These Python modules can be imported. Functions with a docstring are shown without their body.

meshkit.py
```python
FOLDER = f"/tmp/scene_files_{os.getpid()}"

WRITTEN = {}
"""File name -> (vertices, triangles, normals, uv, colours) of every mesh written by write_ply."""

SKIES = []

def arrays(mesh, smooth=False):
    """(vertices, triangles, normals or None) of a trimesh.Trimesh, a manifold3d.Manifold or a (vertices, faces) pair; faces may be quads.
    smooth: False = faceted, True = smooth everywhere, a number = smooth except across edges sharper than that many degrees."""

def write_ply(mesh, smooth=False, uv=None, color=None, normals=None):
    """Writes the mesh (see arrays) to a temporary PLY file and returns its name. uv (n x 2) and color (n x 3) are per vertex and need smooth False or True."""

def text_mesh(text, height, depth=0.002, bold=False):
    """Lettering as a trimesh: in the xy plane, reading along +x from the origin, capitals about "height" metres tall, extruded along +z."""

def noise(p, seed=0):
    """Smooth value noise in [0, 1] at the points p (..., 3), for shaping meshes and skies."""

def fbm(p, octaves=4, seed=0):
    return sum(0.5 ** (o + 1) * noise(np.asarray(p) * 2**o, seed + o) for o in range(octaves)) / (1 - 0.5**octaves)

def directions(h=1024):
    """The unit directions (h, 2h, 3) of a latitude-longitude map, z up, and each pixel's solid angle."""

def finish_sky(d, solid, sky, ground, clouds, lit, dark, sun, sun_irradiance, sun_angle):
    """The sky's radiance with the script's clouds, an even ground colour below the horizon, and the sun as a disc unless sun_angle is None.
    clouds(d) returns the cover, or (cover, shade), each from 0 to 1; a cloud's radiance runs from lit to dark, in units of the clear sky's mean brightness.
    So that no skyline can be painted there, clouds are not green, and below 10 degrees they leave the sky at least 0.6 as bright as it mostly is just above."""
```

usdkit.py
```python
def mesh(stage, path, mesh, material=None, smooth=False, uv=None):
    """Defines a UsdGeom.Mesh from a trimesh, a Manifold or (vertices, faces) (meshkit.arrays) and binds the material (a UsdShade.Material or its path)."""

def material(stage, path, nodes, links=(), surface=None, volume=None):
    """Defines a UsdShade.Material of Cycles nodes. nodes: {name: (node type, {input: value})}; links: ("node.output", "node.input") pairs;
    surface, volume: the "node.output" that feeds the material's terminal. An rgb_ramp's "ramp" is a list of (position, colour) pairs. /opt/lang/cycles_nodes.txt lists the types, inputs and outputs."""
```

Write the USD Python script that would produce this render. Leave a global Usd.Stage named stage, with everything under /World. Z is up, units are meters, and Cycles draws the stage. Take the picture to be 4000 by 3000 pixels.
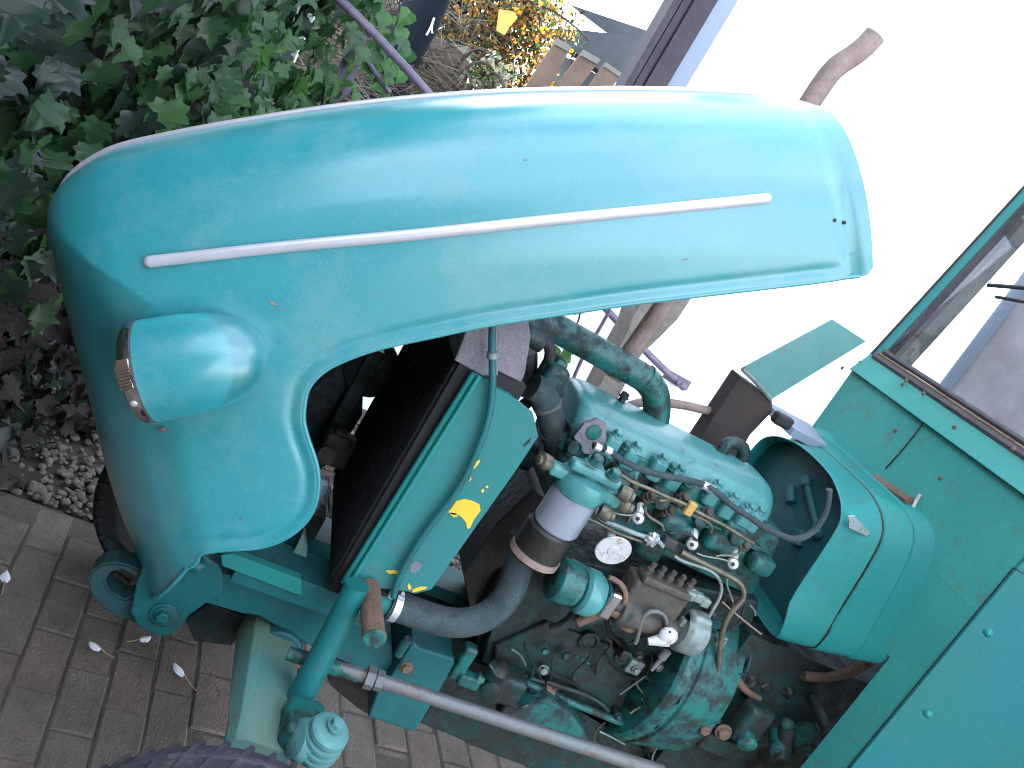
import math, random, numpy as np, trimesh, usdkit, meshkit
from pxr import Usd, UsdGeom, UsdLux, UsdShade, Gf, Sdf
from shapely.geometry import Polygon, LineString, Point
from scipy.interpolate import CubicSpline, PchipInterpolator

stage = Usd.Stage.CreateInMemory()
UsdGeom.SetStageUpAxis(stage, 'Z')
UsdGeom.Xform.Define(stage, '/World')
UsdGeom.Scope.Define(stage, '/World/Looks')

# ---------------------------------------------------------------- camera
FOC = 3500.0                                   # focal length in pixels of the 4000 px wide photograph
ROLL, PITCH, YAW = math.radians(31), math.radians(15), math.radians(19.5)
CAM = np.array([0, -1.66, 1.5])
EXPOSURE = 2.7
_h = np.array([math.sin(YAW), math.cos(YAW), 0])
FWD = _h * math.cos(PITCH) + np.array([0, 0, -math.sin(PITCH)])
_r0 = np.array([math.cos(YAW), -math.sin(YAW), 0]); _u0 = np.cross(_r0, FWD)
RGT = math.cos(ROLL) * _r0 + math.sin(ROLL) * _u0
UPV = -math.sin(ROLL) * _r0 + math.cos(ROLL) * _u0
cam = UsdGeom.Camera.Define(stage, '/World/camera')
M4 = Gf.Matrix4d(*[float(v) for row in ((*RGT, 0), (*UPV, 0), (*(-FWD), 0), (*CAM, 1)) for v in row])
cam.AddTransformOp().Set(M4)
cam.CreateHorizontalApertureAttr(36.0); cam.CreateVerticalApertureAttr(27.0)
cam.CreateFocalLengthAttr(36.0 * FOC / 4000)
cam.CreateClippingRangeAttr((0.05, 500.0))
cam.CreateExposureAttr(EXPOSURE)

# ---------------------------------------------------------------- sky and sun (sun low behind the house: the tractor stands in its shade)
SUN_TO = np.array([0.80, 0.42, 0.0]); SUN_EL = math.radians(24)
SUN_TO = SUN_TO / np.linalg.norm(SUN_TO) * math.cos(SUN_EL) + np.array([0, 0, math.sin(SUN_EL)])
sky_m = usdkit.material(stage, '/World/Looks/sky', {
    's': ('sky_texture', {'sky_type': 'single_scattering', 'sun_disc': False, 'sun_elevation': SUN_EL,
                          'sun_rotation': math.atan2(SUN_TO[0], SUN_TO[1]), 'air_density': 1.0, 'aerosol_density': 1.6, 'ozone_density': 1.0}),
    'tc': ('texture_coordinate', {}), 'mp': ('mapping', {'scale': (1.0, 1.0, 2.6)}), 'cn': ('noise_texture', {'scale': 1.6, 'detail': 7, 'roughness': .55}),
    'cr': ('rgb_ramp', {'ramp': [(.40, (0, 0, 0)), (.62, (.85, .85, .85))]}), 'cm': ('mix', {'mix_type': 'mix', 'color2': (5.9, 6.6, 7.7)}),
    'b': ('background_shader', {'strength': 0.14})}, [('tc.generated', 'mp.vector'), ('mp.vector', 'cn.vector'), ('cn.fac', 'cr.fac'), ('cr.color', 'cm.fac'), ('s.color', 'cm.color1'), ('cm.color', 'b.color')], surface='b.background')
dome = UsdLux.DomeLight.Define(stage, '/World/sky')
UsdShade.MaterialBindingAPI.Apply(dome.GetPrim()).Bind(sky_m)
dome.GetPrim().SetCustomDataByKey('kind', 'structure')
sun = UsdLux.DistantLight.Define(stage, '/World/sun')
sun.CreateIntensityAttr(0.9); sun.CreateAngleAttr(0.5); sun.CreateNormalizeAttr(True); sun.CreateColorAttr(Gf.Vec3f(1.0, 0.86, 0.66))
_z = SUN_TO; _x = np.cross([0, 0, 1], _z); _x /= np.linalg.norm(_x); _y = np.cross(_z, _x)
sun.AddTransformOp().Set(Gf.Matrix4d(*[float(v) for row in ((*_x, 0), (*_y, 0), (*_z, 0), (0, 0, 8, 1)) for v in row]))

# ---------------------------------------------------------------- measuring helpers: a point of the photograph (in 2212 px widths) on a plane of the place
PX = 4000 / 2212
def q(u, v, x=None, y=None, z=None, d=None):
    r = FWD + (u * PX - 2000) / FOC * RGT - (v * PX - 1500) / FOC * UPV
    t = (x - CAM[0]) / r[0] if x is not None else (y - CAM[1]) / r[1] if y is not None else (z - CAM[2]) / r[2] if z is not None else d
    return CAM + t * r
def qs(pts, **k):
    return np.array([q(u, v, **k) for u, v in pts])

# ---------------------------------------------------------------- naming helpers
_used = {}
def numbered(parent, name):
    k = _used.setdefault((parent, name), [0]); n = k[0]; k[0] += 1
    return name if n == 0 else f'{name}_{n:03d}'
def data(prim, **k):
    for a, b in k.items():
        if b: prim.SetCustomDataByKey(a, b)
def thing(name, label=None, category=None, group=None, kind=None, loc=None):
    p = UsdGeom.Xform.Define(stage, '/World/' + numbered('/World', name))
    if loc is not None: p.AddTranslateOp().Set(Gf.Vec3d(*map(float, loc)))
    data(p.GetPrim(), label=label, category=category, group=group, kind=kind)
    return str(p.GetPath())
def obj(name, mesh, mat, parent='/World', smooth=35, **k):
    path = parent + '/' + numbered(parent, name)
    if isinstance(mesh, (list, tuple)) and len(mesh) and not isinstance(mesh[0], np.ndarray): mesh = trimesh.util.concatenate(list(mesh))
    m = usdkit.mesh(stage, path, mesh, M[mat], smooth=smooth)
    data(m.GetPrim(), **k)
    return path

# ---------------------------------------------------------------- shape helpers
def box(x0, x1, y0, y1, z0, z1):
    b = trimesh.creation.box([abs(x1 - x0), abs(y1 - y0), abs(z1 - z0)]); b.apply_translation([(x0 + x1) / 2, (y0 + y1) / 2, (z0 + z1) / 2]); return b
def frame(d):
    d = np.asarray(d, float) / np.linalg.norm(d)
    a = np.cross(d, [0, 0, 1] if abs(d[2]) < 0.9 else [1, 0, 0]); a /= np.linalg.norm(a)
    return d, a, np.cross(d, a)
def grid_mesh(rings, close=True, caps=True):
    rings = np.asarray(rings); n, m = rings.shape[:2]
    v = rings.reshape(-1, 3); f = []
    for i in range(n - 1):
        for j in range(m if close else m - 1):
            a, b = i * m + j, i * m + (j + 1) % m
            f += [(a, b, b + m), (a, b + m, a + m)]
    if caps and close:
        for i, flip in ((0, True), (n - 1, False)):
            c = len(v); v = np.vstack([v, rings[i].mean(0)])
            for j in range(m):
                a, b = i * m + j, i * m + (j + 1) % m
                f.append((c, b, a) if flip else (c, a, b))
    t = trimesh.Trimesh(v, f, process=False); trimesh.repair.fix_normals(t) if close else None
    return t
def smoothpath(p, n=None, per=0.012):
    p = np.asarray(p, float)
    if len(p) < 3: return p
    s = np.r_[0, np.cumsum(np.linalg.norm(np.diff(p, axis=0), axis=1))]
    n = n or max(6, min(60, int(s[-1] / per)))
    return CubicSpline(s, p)(np.linspace(0, s[-1], n))
def tube(p, r, sides=12, smooth=True, caps=True, squash=None):
    p = smoothpath(p) if smooth else np.asarray(p, float)
    r = np.interp(np.linspace(0, 1, len(p)), np.linspace(0, 1, np.size(r)), np.atleast_1d(r))
    t = np.gradient(p, axis=0); t /= np.linalg.norm(t, axis=1, keepdims=True)
    _, a, _ = frame(t[0]); rings = []
    for i in range(len(p)):
        a = a - t[i] * (a @ t[i]); a /= np.linalg.norm(a); b = np.cross(t[i], a)
        g = np.arange(sides) * 2 * np.pi / sides
        rings.append(p[i] + r[i] * (np.cos(g)[:, None] * a + np.sin(g)[:, None] * b))
    return grid_mesh(rings, True, caps)
def lathe(o, d, prof, sides=24):
    d, a, b = frame(d); g = np.arange(sides) * 2 * np.pi / sides
    rings = [np.asarray(o) + h * d + max(r, 1e-5) * (np.cos(g)[:, None] * a + np.sin(g)[:, None] * b) for r, h in prof]
    return grid_mesh(rings)
def cyl(p0, p1, r, sides=16, bev=0.0):
    p0, p1 = np.asarray(p0, float), np.asarray(p1, float); L = np.linalg.norm(p1 - p0)
    return lathe(p0, p1 - p0, [(r - bev, 0), (r, bev), (r, L - bev), (r - bev, L)] if bev else [(r, 0), (r, L)], sides)
def hexbolt(p, d, r, h=None, washer=True):
    h = h or r * 1.1; d = np.asarray(d, float) / np.linalg.norm(d); out = []
    if washer: out.append(lathe(p, d, [(r * 1.35, 0), (r * 1.35, r * .25)], 14))
    out.append(lathe(np.asarray(p) + d * (r * .25 if washer else 0), d, [(r, 0), (r, h * .85), (r * .85, h)], 6))
    return trimesh.util.concatenate(out)
def slab(pts, y0, y1, bev=0.0):
    """An outline of (x, z) points between two y planes; the near edge (y0) is chamfered."""
    pts = np.asarray(pts)[:, [0, -1]]
    pg = Polygon(pts).buffer(0)
    if pg.geom_type != 'Polygon': pg = max(pg.geoms, key=lambda g: g.area)
    if bev:
        pg = pg.simplify(1e-4)
        inner = pg.buffer(-bev, join_style=2)
        import manifold3d as m3
        def cs(g): return m3.CrossSection([np.array(g.exterior.coords[:-1])[::-1] if not g.exterior.is_ccw else np.array(g.exterior.coords[:-1])])
        L = abs(y1 - y0); s = 1 if y1 > y0 else -1
        try:
            n = 3; parts = []
            for k in range(n):
                f = (k + 1) / n; off = bev * (1 - math.sin(f * math.pi / 2)); z0 = bev * (1 - math.cos(k / n * math.pi / 2))
                g = pg.buffer(-off, join_style=2)
                parts.append(trimesh.creation.extrude_polygon(g, L - z0, engine='earcut').apply_translation([0, 0, z0]))
            t = trimesh.util.concatenate(parts)
        except Exception:
            t = trimesh.creation.extrude_polygon(pg, L, engine='earcut')
        v = t.vertices; t.vertices = np.stack([v[:, 0], y0 + s * v[:, 2], v[:, 1]], 1)
        if s > 0: t.invert()
        return t
    t = trimesh.creation.extrude_polygon(pg, abs(y1 - y0), engine='earcut')
    v = t.vertices; s = 1 if y1 > y0 else -1
    t.vertices = np.stack([v[:, 0], y0 + s * v[:, 2], v[:, 1]], 1)
    if s > 0: t.invert()
    return t
def qslab(pts, y0, y1, bev=0.0):
    return slab(qs(pts, y=y0), y0, y1, bev)
def sheet(p4, thick):
    """A flat quadrilateral plate with thickness."""
    p = np.asarray(p4, float); n = np.cross(p[1] - p[0], p[2] - p[0]); n = n / np.linalg.norm(n) * thick
    v = np.vstack([p, p + n]); k = len(p); f = []
    for i in range(1, k - 1): f += [(0, i + 1, i), (k, k + i, k + i + 1)]
    for i in range(k): j = (i + 1) % k; f += [(i, j, k + j), (i, k + j, k + i)]
    t = trimesh.Trimesh(v, f, process=False); trimesh.repair.fix_normals(t); return t
def bent(p, r, sides=10): return tube(p, r, sides)
def blob(c, s, sub=2, amp=.15, fr=6., seed=0):
    t = trimesh.creation.icosphere(sub); v = t.vertices.copy()
    v *= 1 + amp * 2 * (meshkit.fbm(v * fr / 3 + 10 + seed * 3.1, 3, seed)[:, None] - .5)
    t.vertices = v * np.asarray(s) + np.asarray(c); return t
def rbox(c, s, r, axes=None):
    """A box with rounded edges as the hull of eight small spheres."""
    import manifold3d as m3
    sp = trimesh.creation.icosphere(1, r); pts = []
    for i in (-1, 1):
        for j in (-1, 1):
            for k in (-1, 1): pts.append(sp.vertices + np.array([i, j, k]) * (np.asarray(s) / 2 - r))
    t = trimesh.convex.convex_hull(np.vstack(pts))
    if axes is not None: t.vertices = t.vertices @ np.asarray(axes)
    t.apply_translation(c); return t

# ---------------------------------------------------------------- materials
M = {}
def mat(name, base, rough=.5, metal=0., var=(None, 0, 8.), dirt=(None, .0, 14., .55), bump=(0, 60.), coat=0., bevel=0., spec=.5, coatr=.12, speck=0.):
    """Base colour, a soft variation towards a second colour, dirt patches, a fine relief and worn-round edges."""
    n = {'g': ('geometry', {}), 'p': ('principled_bsdf', {'roughness': rough, 'metallic': metal, 'coat_weight': coat, 'coat_roughness': coatr, 'specular_ior_level': spec}),
         'v': ('noise_texture', {'scale': var[2], 'detail': 5, 'roughness': .6}), 'vr': ('rgb_ramp', {'ramp': [(.35, (0, 0, 0)), (.65, (1, 1, 1))]}),
         'vm': ('math', {'math_type': 'multiply', 'value2': var[1]}), 'm1': ('mix', {'mix_type': 'mix', 'color1': base, 'color2': var[0] or base})}
    l = [('g.position', 'v.vector'), ('v.fac', 'vr.fac'), ('vr.color', 'vm.value1'), ('vm.value', 'm1.fac')]
    last = 'm1.color'
    if dirt[0]:
        n |= {'d': ('noise_texture', {'scale': dirt[2], 'detail': 8, 'roughness': .7}), 'dr': ('rgb_ramp', {'ramp': [(dirt[3], (0, 0, 0)), (dirt[3] + .14, (1, 1, 1))]}),
              'dm': ('math', {'math_type': 'multiply', 'value2': dirt[1]}), 'm2': ('mix', {'mix_type': 'mix', 'color2': dirt[0]}),
              'rm': ('math', {'math_type': 'multiply_add', 'value2': .35 * dirt[1], 'value3': rough, 'use_clamp': True})}
        l += [('g.position', 'd.vector'), ('d.fac', 'dr.fac'), ('dr.color', 'dm.value1'), ('dm.value', 'm2.fac'), (last, 'm2.color1'), ('dr.color', 'rm.value1'), ('rm.value', 'p.roughness')]
        last = 'm2.color'
    if speck:
        n |= {'s': ('noise_texture', {'scale': 420., 'detail': 2}), 'sr': ('map_range', {'from_min': .3, 'from_max': .7, 'to_min': 1 - speck, 'to_max': 1 + speck}), 'm3': ('mix', {'mix_type': 'multiply', 'fac': 1.0})}
        l += [('g.position', 's.vector'), ('s.fac', 'sr.value'), (last, 'm3.color1'), ('sr.result', 'm3.color2')]
        last = 'm3.color'
    l.append((last, 'p.base_color'))
    nl = None
    if bevel:
        n['be'] = ('bevel', {'samples': 4, 'radius': bevel}); nl = 'be.bevel'
    if bump[0]:
        n |= {'bn': ('noise_texture', {'scale': bump[1], 'detail': 4}), 'bu': ('bump', {'strength': bump[0], 'distance': .01})}
        l += [('g.position', 'bn.vector'), ('bn.fac', 'bu.height')]
        if nl: l.append((nl, 'bu.normal'))
        nl = 'bu.normal'
    if nl: l.append((nl, 'p.normal'))
    M[name] = usdkit.material(stage, '/World/Looks/' + name, n, l, surface='p.BSDF')
TEAL = (.026, .205, .205)
mat('hood_paint', (.010, .160, .170), .34, spec=.8, var=((.022, .19, .20), .7, 3.), dirt=((.075, .215, .22), .5, 5., .50), bump=(.05, 14.), coat=.9, coatr=.26, speck=.14)
mat('hood_paint_inside', (.015, .07, .07), .7, var=((.03, .04, .035), .6, 9.))
mat('cab_paint', (.014, .19, .162), .55, spec=.35, var=((.008, .17, .175), .6, 3.), dirt=((.085, .08, .06), .45, 16., .57), bump=(.06, 40.), bevel=.003, speck=.14)
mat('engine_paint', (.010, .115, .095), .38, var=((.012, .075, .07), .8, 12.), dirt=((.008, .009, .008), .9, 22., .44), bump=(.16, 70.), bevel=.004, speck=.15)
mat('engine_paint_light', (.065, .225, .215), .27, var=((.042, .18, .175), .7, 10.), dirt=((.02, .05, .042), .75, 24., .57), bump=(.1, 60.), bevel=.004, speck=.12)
mat('engine_paint_dark', (.005, .034, .032), .42, var=((.004, .010, .009), .9, 14.), dirt=((.007, .0055, .004), .95, 22., .44), bump=(.2, 70.), bevel=.004)  # near-black base and grime also stand in for missing shade in the engine
mat('frame_paint', (.005, .095, .095), .5, var=((.006, .07, .07), .8, 9.), dirt=((.035, .03, .02), .6, 24., .55), bump=(.12, 70.), bevel=.004, speck=.15)
mat('hook_paint', (.010, .062, .066), .5, var=((.02, .03, .03), .8, 20.), dirt=((.04, .03, .02), .6, 30., .52), bump=(.2, 70.))
mat('lid_paint', (.075, .20, .175), .6, var=((.06, .17, .16), .8, 12.), dirt=((.20, .12, .07), .6, 22., .57), bump=(.1, 60.))
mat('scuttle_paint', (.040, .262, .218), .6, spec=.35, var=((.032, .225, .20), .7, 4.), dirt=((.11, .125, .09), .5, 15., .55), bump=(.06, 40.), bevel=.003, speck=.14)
mat('side_paint_shaded', (.012, .128, .117), .5, spec=.3, var=((.006, .125, .16), .6, 3.), dirt=((.03, .11, .11), .4, 16., .58), bump=(.05, 40.), bevel=.003, speck=.14)  # cab side paint, a little bluer, darkened because that side gets less light
mat('strut_paint', (.006, .12, .112), .5, spec=.4, var=((.006, .11, .12), .6, 6.), dirt=((.04, .05, .04), .5, 24., .6), bump=(.08, 60.), speck=.14)
mat('radiator_paint', (.016, .155, .140), .55, spec=.35, var=((.03, .14, .15), .7, 7.), dirt=((.09, .10, .08), .5, 26., .56), bump=(.08, 60.), speck=.16)
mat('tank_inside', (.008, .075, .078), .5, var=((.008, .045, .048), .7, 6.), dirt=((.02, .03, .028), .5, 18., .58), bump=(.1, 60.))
mat('axle_paint', (.085, .23, .20), .6, var=((.14, .20, .14), .9, 9.), dirt=((.16, .11, .05), .5, 20., .6), bump=(.2, 50.), bevel=.006, speck=.15)
mat('black_core', (.006, .006, .006), .8)
mat('rubber', (.012, .012, .013), .65, var=((.03, .03, .03), .7, 20.), bump=(.1, 90.))
mat('hose_cloth', (.045, .068, .07), .9, var=((.022, .036, .04), .8, 30.), dirt=((.10, .09, .07), .6, 24., .55), bump=(.5, 420.), speck=.3)
mat('tyre_rubber', (.030, .025, .034), .9, var=((.055, .044, .056), .8, 20.), dirt=((.11, .09, .08), .6, 30., .52), bump=(.25, 90.), speck=.2)
mat('chrome', (.72, .70, .70), .12, 1., dirt=((.25, .17, .12), .5, 40., .6))
mat('aluminium', (.50, .48, .49), .36, .5, var=((.42, .40, .42), .6, 20.), dirt=((.4, .38, .38), .3, 40., .6))
mat('bare_steel', (.13, .145, .145), .55, .5, var=((.15, .13, .115), .8, 30.), dirt=((.12, .07, .04), .6, 30., .55), bump=(.15, 90.))
mat('zinc', (.62, .62, .64), .3, .8, dirt=((.25, .22, .18), .5, 60., .55))
mat('brass_pipe', (.17, .145, .10), .42, .65, var=((.085, .08, .06), .8, 40.), dirt=((.05, .05, .04), .6, 60., .52))
mat('grey_pipe', (.22, .26, .24), .5, .3, var=((.1, .13, .12), .7, 40.), dirt=((.12, .09, .06), .5, 50., .55))
mat('rust', (.13, .075, .045), .85, var=((.2, .12, .08), .8, 20.), dirt=((.05, .035, .03), .7, 40., .5), bump=(.4, 120.))
mat('rust_pink', (.30, .21, .18), .8, var=((.19, .13, .105), .8, 22.), dirt=((.12, .07, .05), .7, 55., .58), bump=(.25, 120.))
mat('rust_dark', (.05, .032, .026), .85, var=((.03, .022, .02), .8, 12.), bump=(.2, 70.))
mat('dusty', (.16, .145, .16), .9, var=((.23, .21, .22), .8, 18.), dirt=((.05, .11, .10), .6, 14., .55), bump=(.4, 90.), speck=.2)
mat('pump_metal', (.085, .068, .054), .65, .1, var=((.045, .035, .026), .8, 22.), dirt=((.012, .035, .032), .8, 26., .50), bump=(.3, 90.), bevel=.004)
mat('oil_black', (.007, .0065, .006), .45, var=((.016, .012, .008), .8, 18.), dirt=((.05, .03, .015), .6, 30., .6), bump=(.3, 60.))
mat('white_plastic', (.50, .49, .48), .45, dirt=((.30, .22, .14), .8, 60., .5))
mat('filter_bowl', (.25, .265, .30), .4, .1, var=((.2, .215, .25), .6, 14.), dirt=((.2, .19, .17), .4, 40., .62), speck=.08)
mat('yellow_paint', (.62, .42, .03), .5, dirt=((.2, .16, .06), .5, 60., .6))
mat('tan_plastic', (.42, .26, .07), .5)
mat('boot_paint', (.10, .25, .235), .6, var=((.06, .19, .18), .8, 14.), dirt=((.3, .3, .25), .5, 40., .6), bump=(.2, 60.))
mat('seal_rubber', (.03, .022, .025), .6, var=((.07, .055, .06), .7, 20.), bump=(.2, 60.))
mat('badge_metal', (.34, .36, .36), .4, .6, dirt=((.08, .14, .13), .7, 60., .5))
mat('wall_render', (.84, .83, .82), .9, var=((.78, .77, .77), .6, 1.2), bump=(.15, 60.), spec=.2)
mat('brown_timber', (.030, .020, .028), .7, var=((.05, .036, .044), .7, 9.), bump=(.2, 40.), bevel=.004)
mat('blue_grey_board', (.22, .25, .31), .7, var=((.19, .22, .27), .6, 5.))
mat('weathered_wood', (.17, .14, .12), .85, var=((.25, .21, .17), .8, 14.), dirt=((.06, .05, .045), .6, 20., .55), bump=(.4, 60.))
mat('iron_pole', (.105, .085, .12), .6, .2, var=((.16, .13, .17), .8, 20.), dirt=((.12, .07, .05), .5, 30., .6), bump=(.2, 90.))
mat('paver_a', (.19, .152, .124), .95, var=((.10, .082, .068), .75, 5.), dirt=((.08, .07, .06), .6, 40., .55), bump=(.5, 140.), speck=.25)
mat('paver_b', (.20, .158, .128), .95, var=((.115, .09, .074), .75, 5.), dirt=((.09, .075, .065), .6, 40., .55), bump=(.5, 140.), speck=.25)
mat('paver_c', (.195, .148, .12), .95, var=((.105, .082, .068), .75, 5.), dirt=((.085, .07, .06), .6, 40., .55), bump=(.5, 140.), speck=.25)
mat('joint_sand', (.085, .068, .052), .98, var=((.13, .105, .08), .8, 40.), bump=(.5, 200.))
mat('earth', (.06, .048, .038), .98, var=((.09, .07, .05), .8, 6.), bump=(.6, 30.))
mat('yard_gravel', (.15, .135, .115), .95, var=((.11, .10, .085), .7, 3.), bump=(.6, 30.))
mat('pebble', (.105, .086, .067), .85, var=((.19, .165, .135), .8, 30.), dirt=((.12, .10, .085), .7, 22., .5), bump=(.2, 150.))
mat('feather_white', (.78, .77, .80), .8)
mat('straw', (.42, .34, .2), .8)
mat('dry_stalk', (.17, .135, .09), .9, var=((.09, .07, .05), .8, 9.))
mat('hay', (.045, .036, .028), .95, var=((.075, .055, .035), .8, 12.), bump=(.6, 80.))
mat('blue_plastic', (.003, .008, .016), .8, var=((.005, .012, .02), .6, 6.), spec=.25)
mat('board_wood', (.20, .135, .10), .8, var=((.13, .09, .07), .8, 8.), bump=(.3, 50.))
mat('grey_wood', (.22, .21, .19), .85, var=((.2, .18, .16), .8, 12.), bump=(.3, 60.))
mat('dark_roof', (.022, .033, .045), .6, var=((.04, .055, .07), .8, 5.), bump=(.2, 30.))
mat('stone_wall', (.028, .025, .022), .95, var=((.05, .043, .036), .8, 7.), bump=(.6, 30.))
mat('bark', (.05, .038, .028), .95, var=((.09, .07, .05), .8, 18.), bump=(.6, 60.))
mat('rear_wall_haze', (.42, .37, .40), .8, var=((.30, .25, .24), .9, 6.), bump=(.2, 40.))
mat('cab_lining', (.085, .10, .105), .7, var=((.15, .14, .11), .8, 26.), dirt=((.03, .03, .03), .6, 40., .55), bump=(.3, 90.))
def leaf_mat(name, c, c2, trans=.35, rough=.45):
    n = {'g': ('geometry', {}), 'v': ('noise_texture', {'scale': 40., 'detail': 3}), 'm': ('mix', {'mix_type': 'mix', 'color1': c, 'color2': c2}),
         'r': ('mix', {'mix_type': 'multiply', 'fac': 1.0}), 'ri': ('map_range', {'from_min': 0, 'from_max': 1, 'to_min': .6, 'to_max': 1.45}),
         'p': ('principled_bsdf', {'roughness': rough, 'specular_ior_level': .4}), 't': ('translucent_bsdf', {}), 'x': ('mix_closure', {'fac': trans}),
         'h': ('hsv', {'saturation': 1.15, 'value': 1.6})}
    l = [('g.position', 'v.vector'), ('v.fac', 'm.fac'), ('m.color', 'r.color1'), ('g.random_per_island', 'ri.value'), ('ri.result', 'r.color2'), ('r.color', 'p.base_color'),
         ('r.color', 'h.color'), ('h.color', 't.color'), ('p.BSDF', 'x.closure1'), ('t.BSDF', 'x.closure2')]
    M[name] = usdkit.material(stage, '/World/Looks/' + name, n, l, surface='x.closure')
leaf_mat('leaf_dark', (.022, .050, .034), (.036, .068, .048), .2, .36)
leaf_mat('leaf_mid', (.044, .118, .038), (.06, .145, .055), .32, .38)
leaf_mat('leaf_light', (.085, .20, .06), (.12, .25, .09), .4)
leaf_mat('leaf_dead', (.055, .038, .030), (.035, .028, .024), .2, .8)
leaf_mat('leaf_autumn', (.58, .27, .08), (.46, .32, .11), .55)
leaf_mat('leaf_yellow', (.62, .50, .16), (.55, .42, .10), .5)
leaf_mat('sun_patch_yellow', (.85, .74, .38), (.80, .68, .30), .5)
leaf_mat('petal', (.80, .74, .50), (.75, .70, .50), .4)
M['glass'] = usdkit.material(stage, '/World/Looks/glass', {
    't': ('transparent_bsdf', {'color': (.93, .96, .97)}), 'gl': ('glossy_bsdf', {'roughness': .02, 'color': (1, 1, 1)}), 'f': ('fresnel', {'IOR': 1.5}),
    'x': ('mix_closure', {})}, [('f.fac', 'x.fac'), ('t.BSDF', 'x.closure1'), ('gl.BSDF', 'x.closure2')], surface='x.closure')

# ================================================================ the setting
rng = np.random.default_rng(7)
obj('ground', trimesh.Trimesh([[-60, -60, -.03], [60, -60, -.03], [60, 60, -.03], [-60, 60, -.03]], [[0, 1, 2], [0, 2, 3]], process=False), 'yard_gravel', kind='structure')
PAV = thing('paving', kind='structure')
obj('joint_sand', box(-2.2, 12, -4.0, .585, -.028, -.0045), 'joint_sand', PAV)
def paver(cx, cy, w, l, dz, tilt, ang):
    b = .004; h = .04
    xs = [-w / 2, -w / 2 + b, w / 2 - b, w / 2]; ys = [-l / 2, -l / 2 + b, l / 2 - b, l / 2]
    top = np.array([[xs[1], ys[1], 0], [xs[2], ys[1], 0], [xs[2], ys[2], 0], [xs[1], ys[2], 0]])
    mid = np.array([[xs[0], ys[0], -b], [xs[3], ys[0], -b], [xs[3], ys[3], -b], [xs[0], ys[3], -b]]); bot = mid - [0, 0, h]
    v = np.vstack([top, mid, bot]); f = [(0, 1, 2), (0, 2, 3)]
    for o in (0, 4):
        for i in range(4): j = (i + 1) % 4; f += [(o + i, o + 4 + i, o + 4 + j), (o + i, o + 4 + j, o + j)]
    v[:4, 2] += rng.normal(0, .0008, 4)
    v[:, 2] += v[:, 0] * tilt[0] + v[:, 1] * tilt[1]
    c, s = math.cos(ang), math.sin(ang)
    v = v @ np.array([[c, s, 0], [-s, c, 0], [0, 0, 1]]) + [cx, cy, dz]
    return trimesh.Trimesh(v, f, process=False)
PW, PL, PANG = .094, .182, math.radians(4.0)
ca, sa = math.cos(PANG), math.sin(PANG); far = []; n_pav = 0
for i in range(-14, 60):
    for j in range(-17, 5):
        lx, ly = i * PW + .012, j * PL + (.5 * PL if i % 2 else 0) + .04
        x, y = lx * ca - ly * sa, lx * sa + ly * ca
        if y + PL / 2 > .60 or x < -1.3 or x > 5 or y < -3: continue
        d = np.array([x, y, 0]) - CAM; w = d @ FWD
        if w < .3: continue
        pu, pv = 2000 + FOC * (d @ RGT) / w, 1500 - FOC * (d @ UPV) / w
        m = paver(x, y, PW - .0052 + rng.normal(0, .001), PL - .0052 + rng.normal(0, .001), rng.normal(0, .0022), rng.normal(0, .012, 2), PANG + rng.normal(0, .006))
        if -250 < pu < 4200 and -100 < pv < 3250 and n_pav < 300:
            obj('brick', m, 'paver_' + 'abc'[rng.integers(3)], PAV, smooth=False); n_pav += 1
        else: far.append(m)
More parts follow.
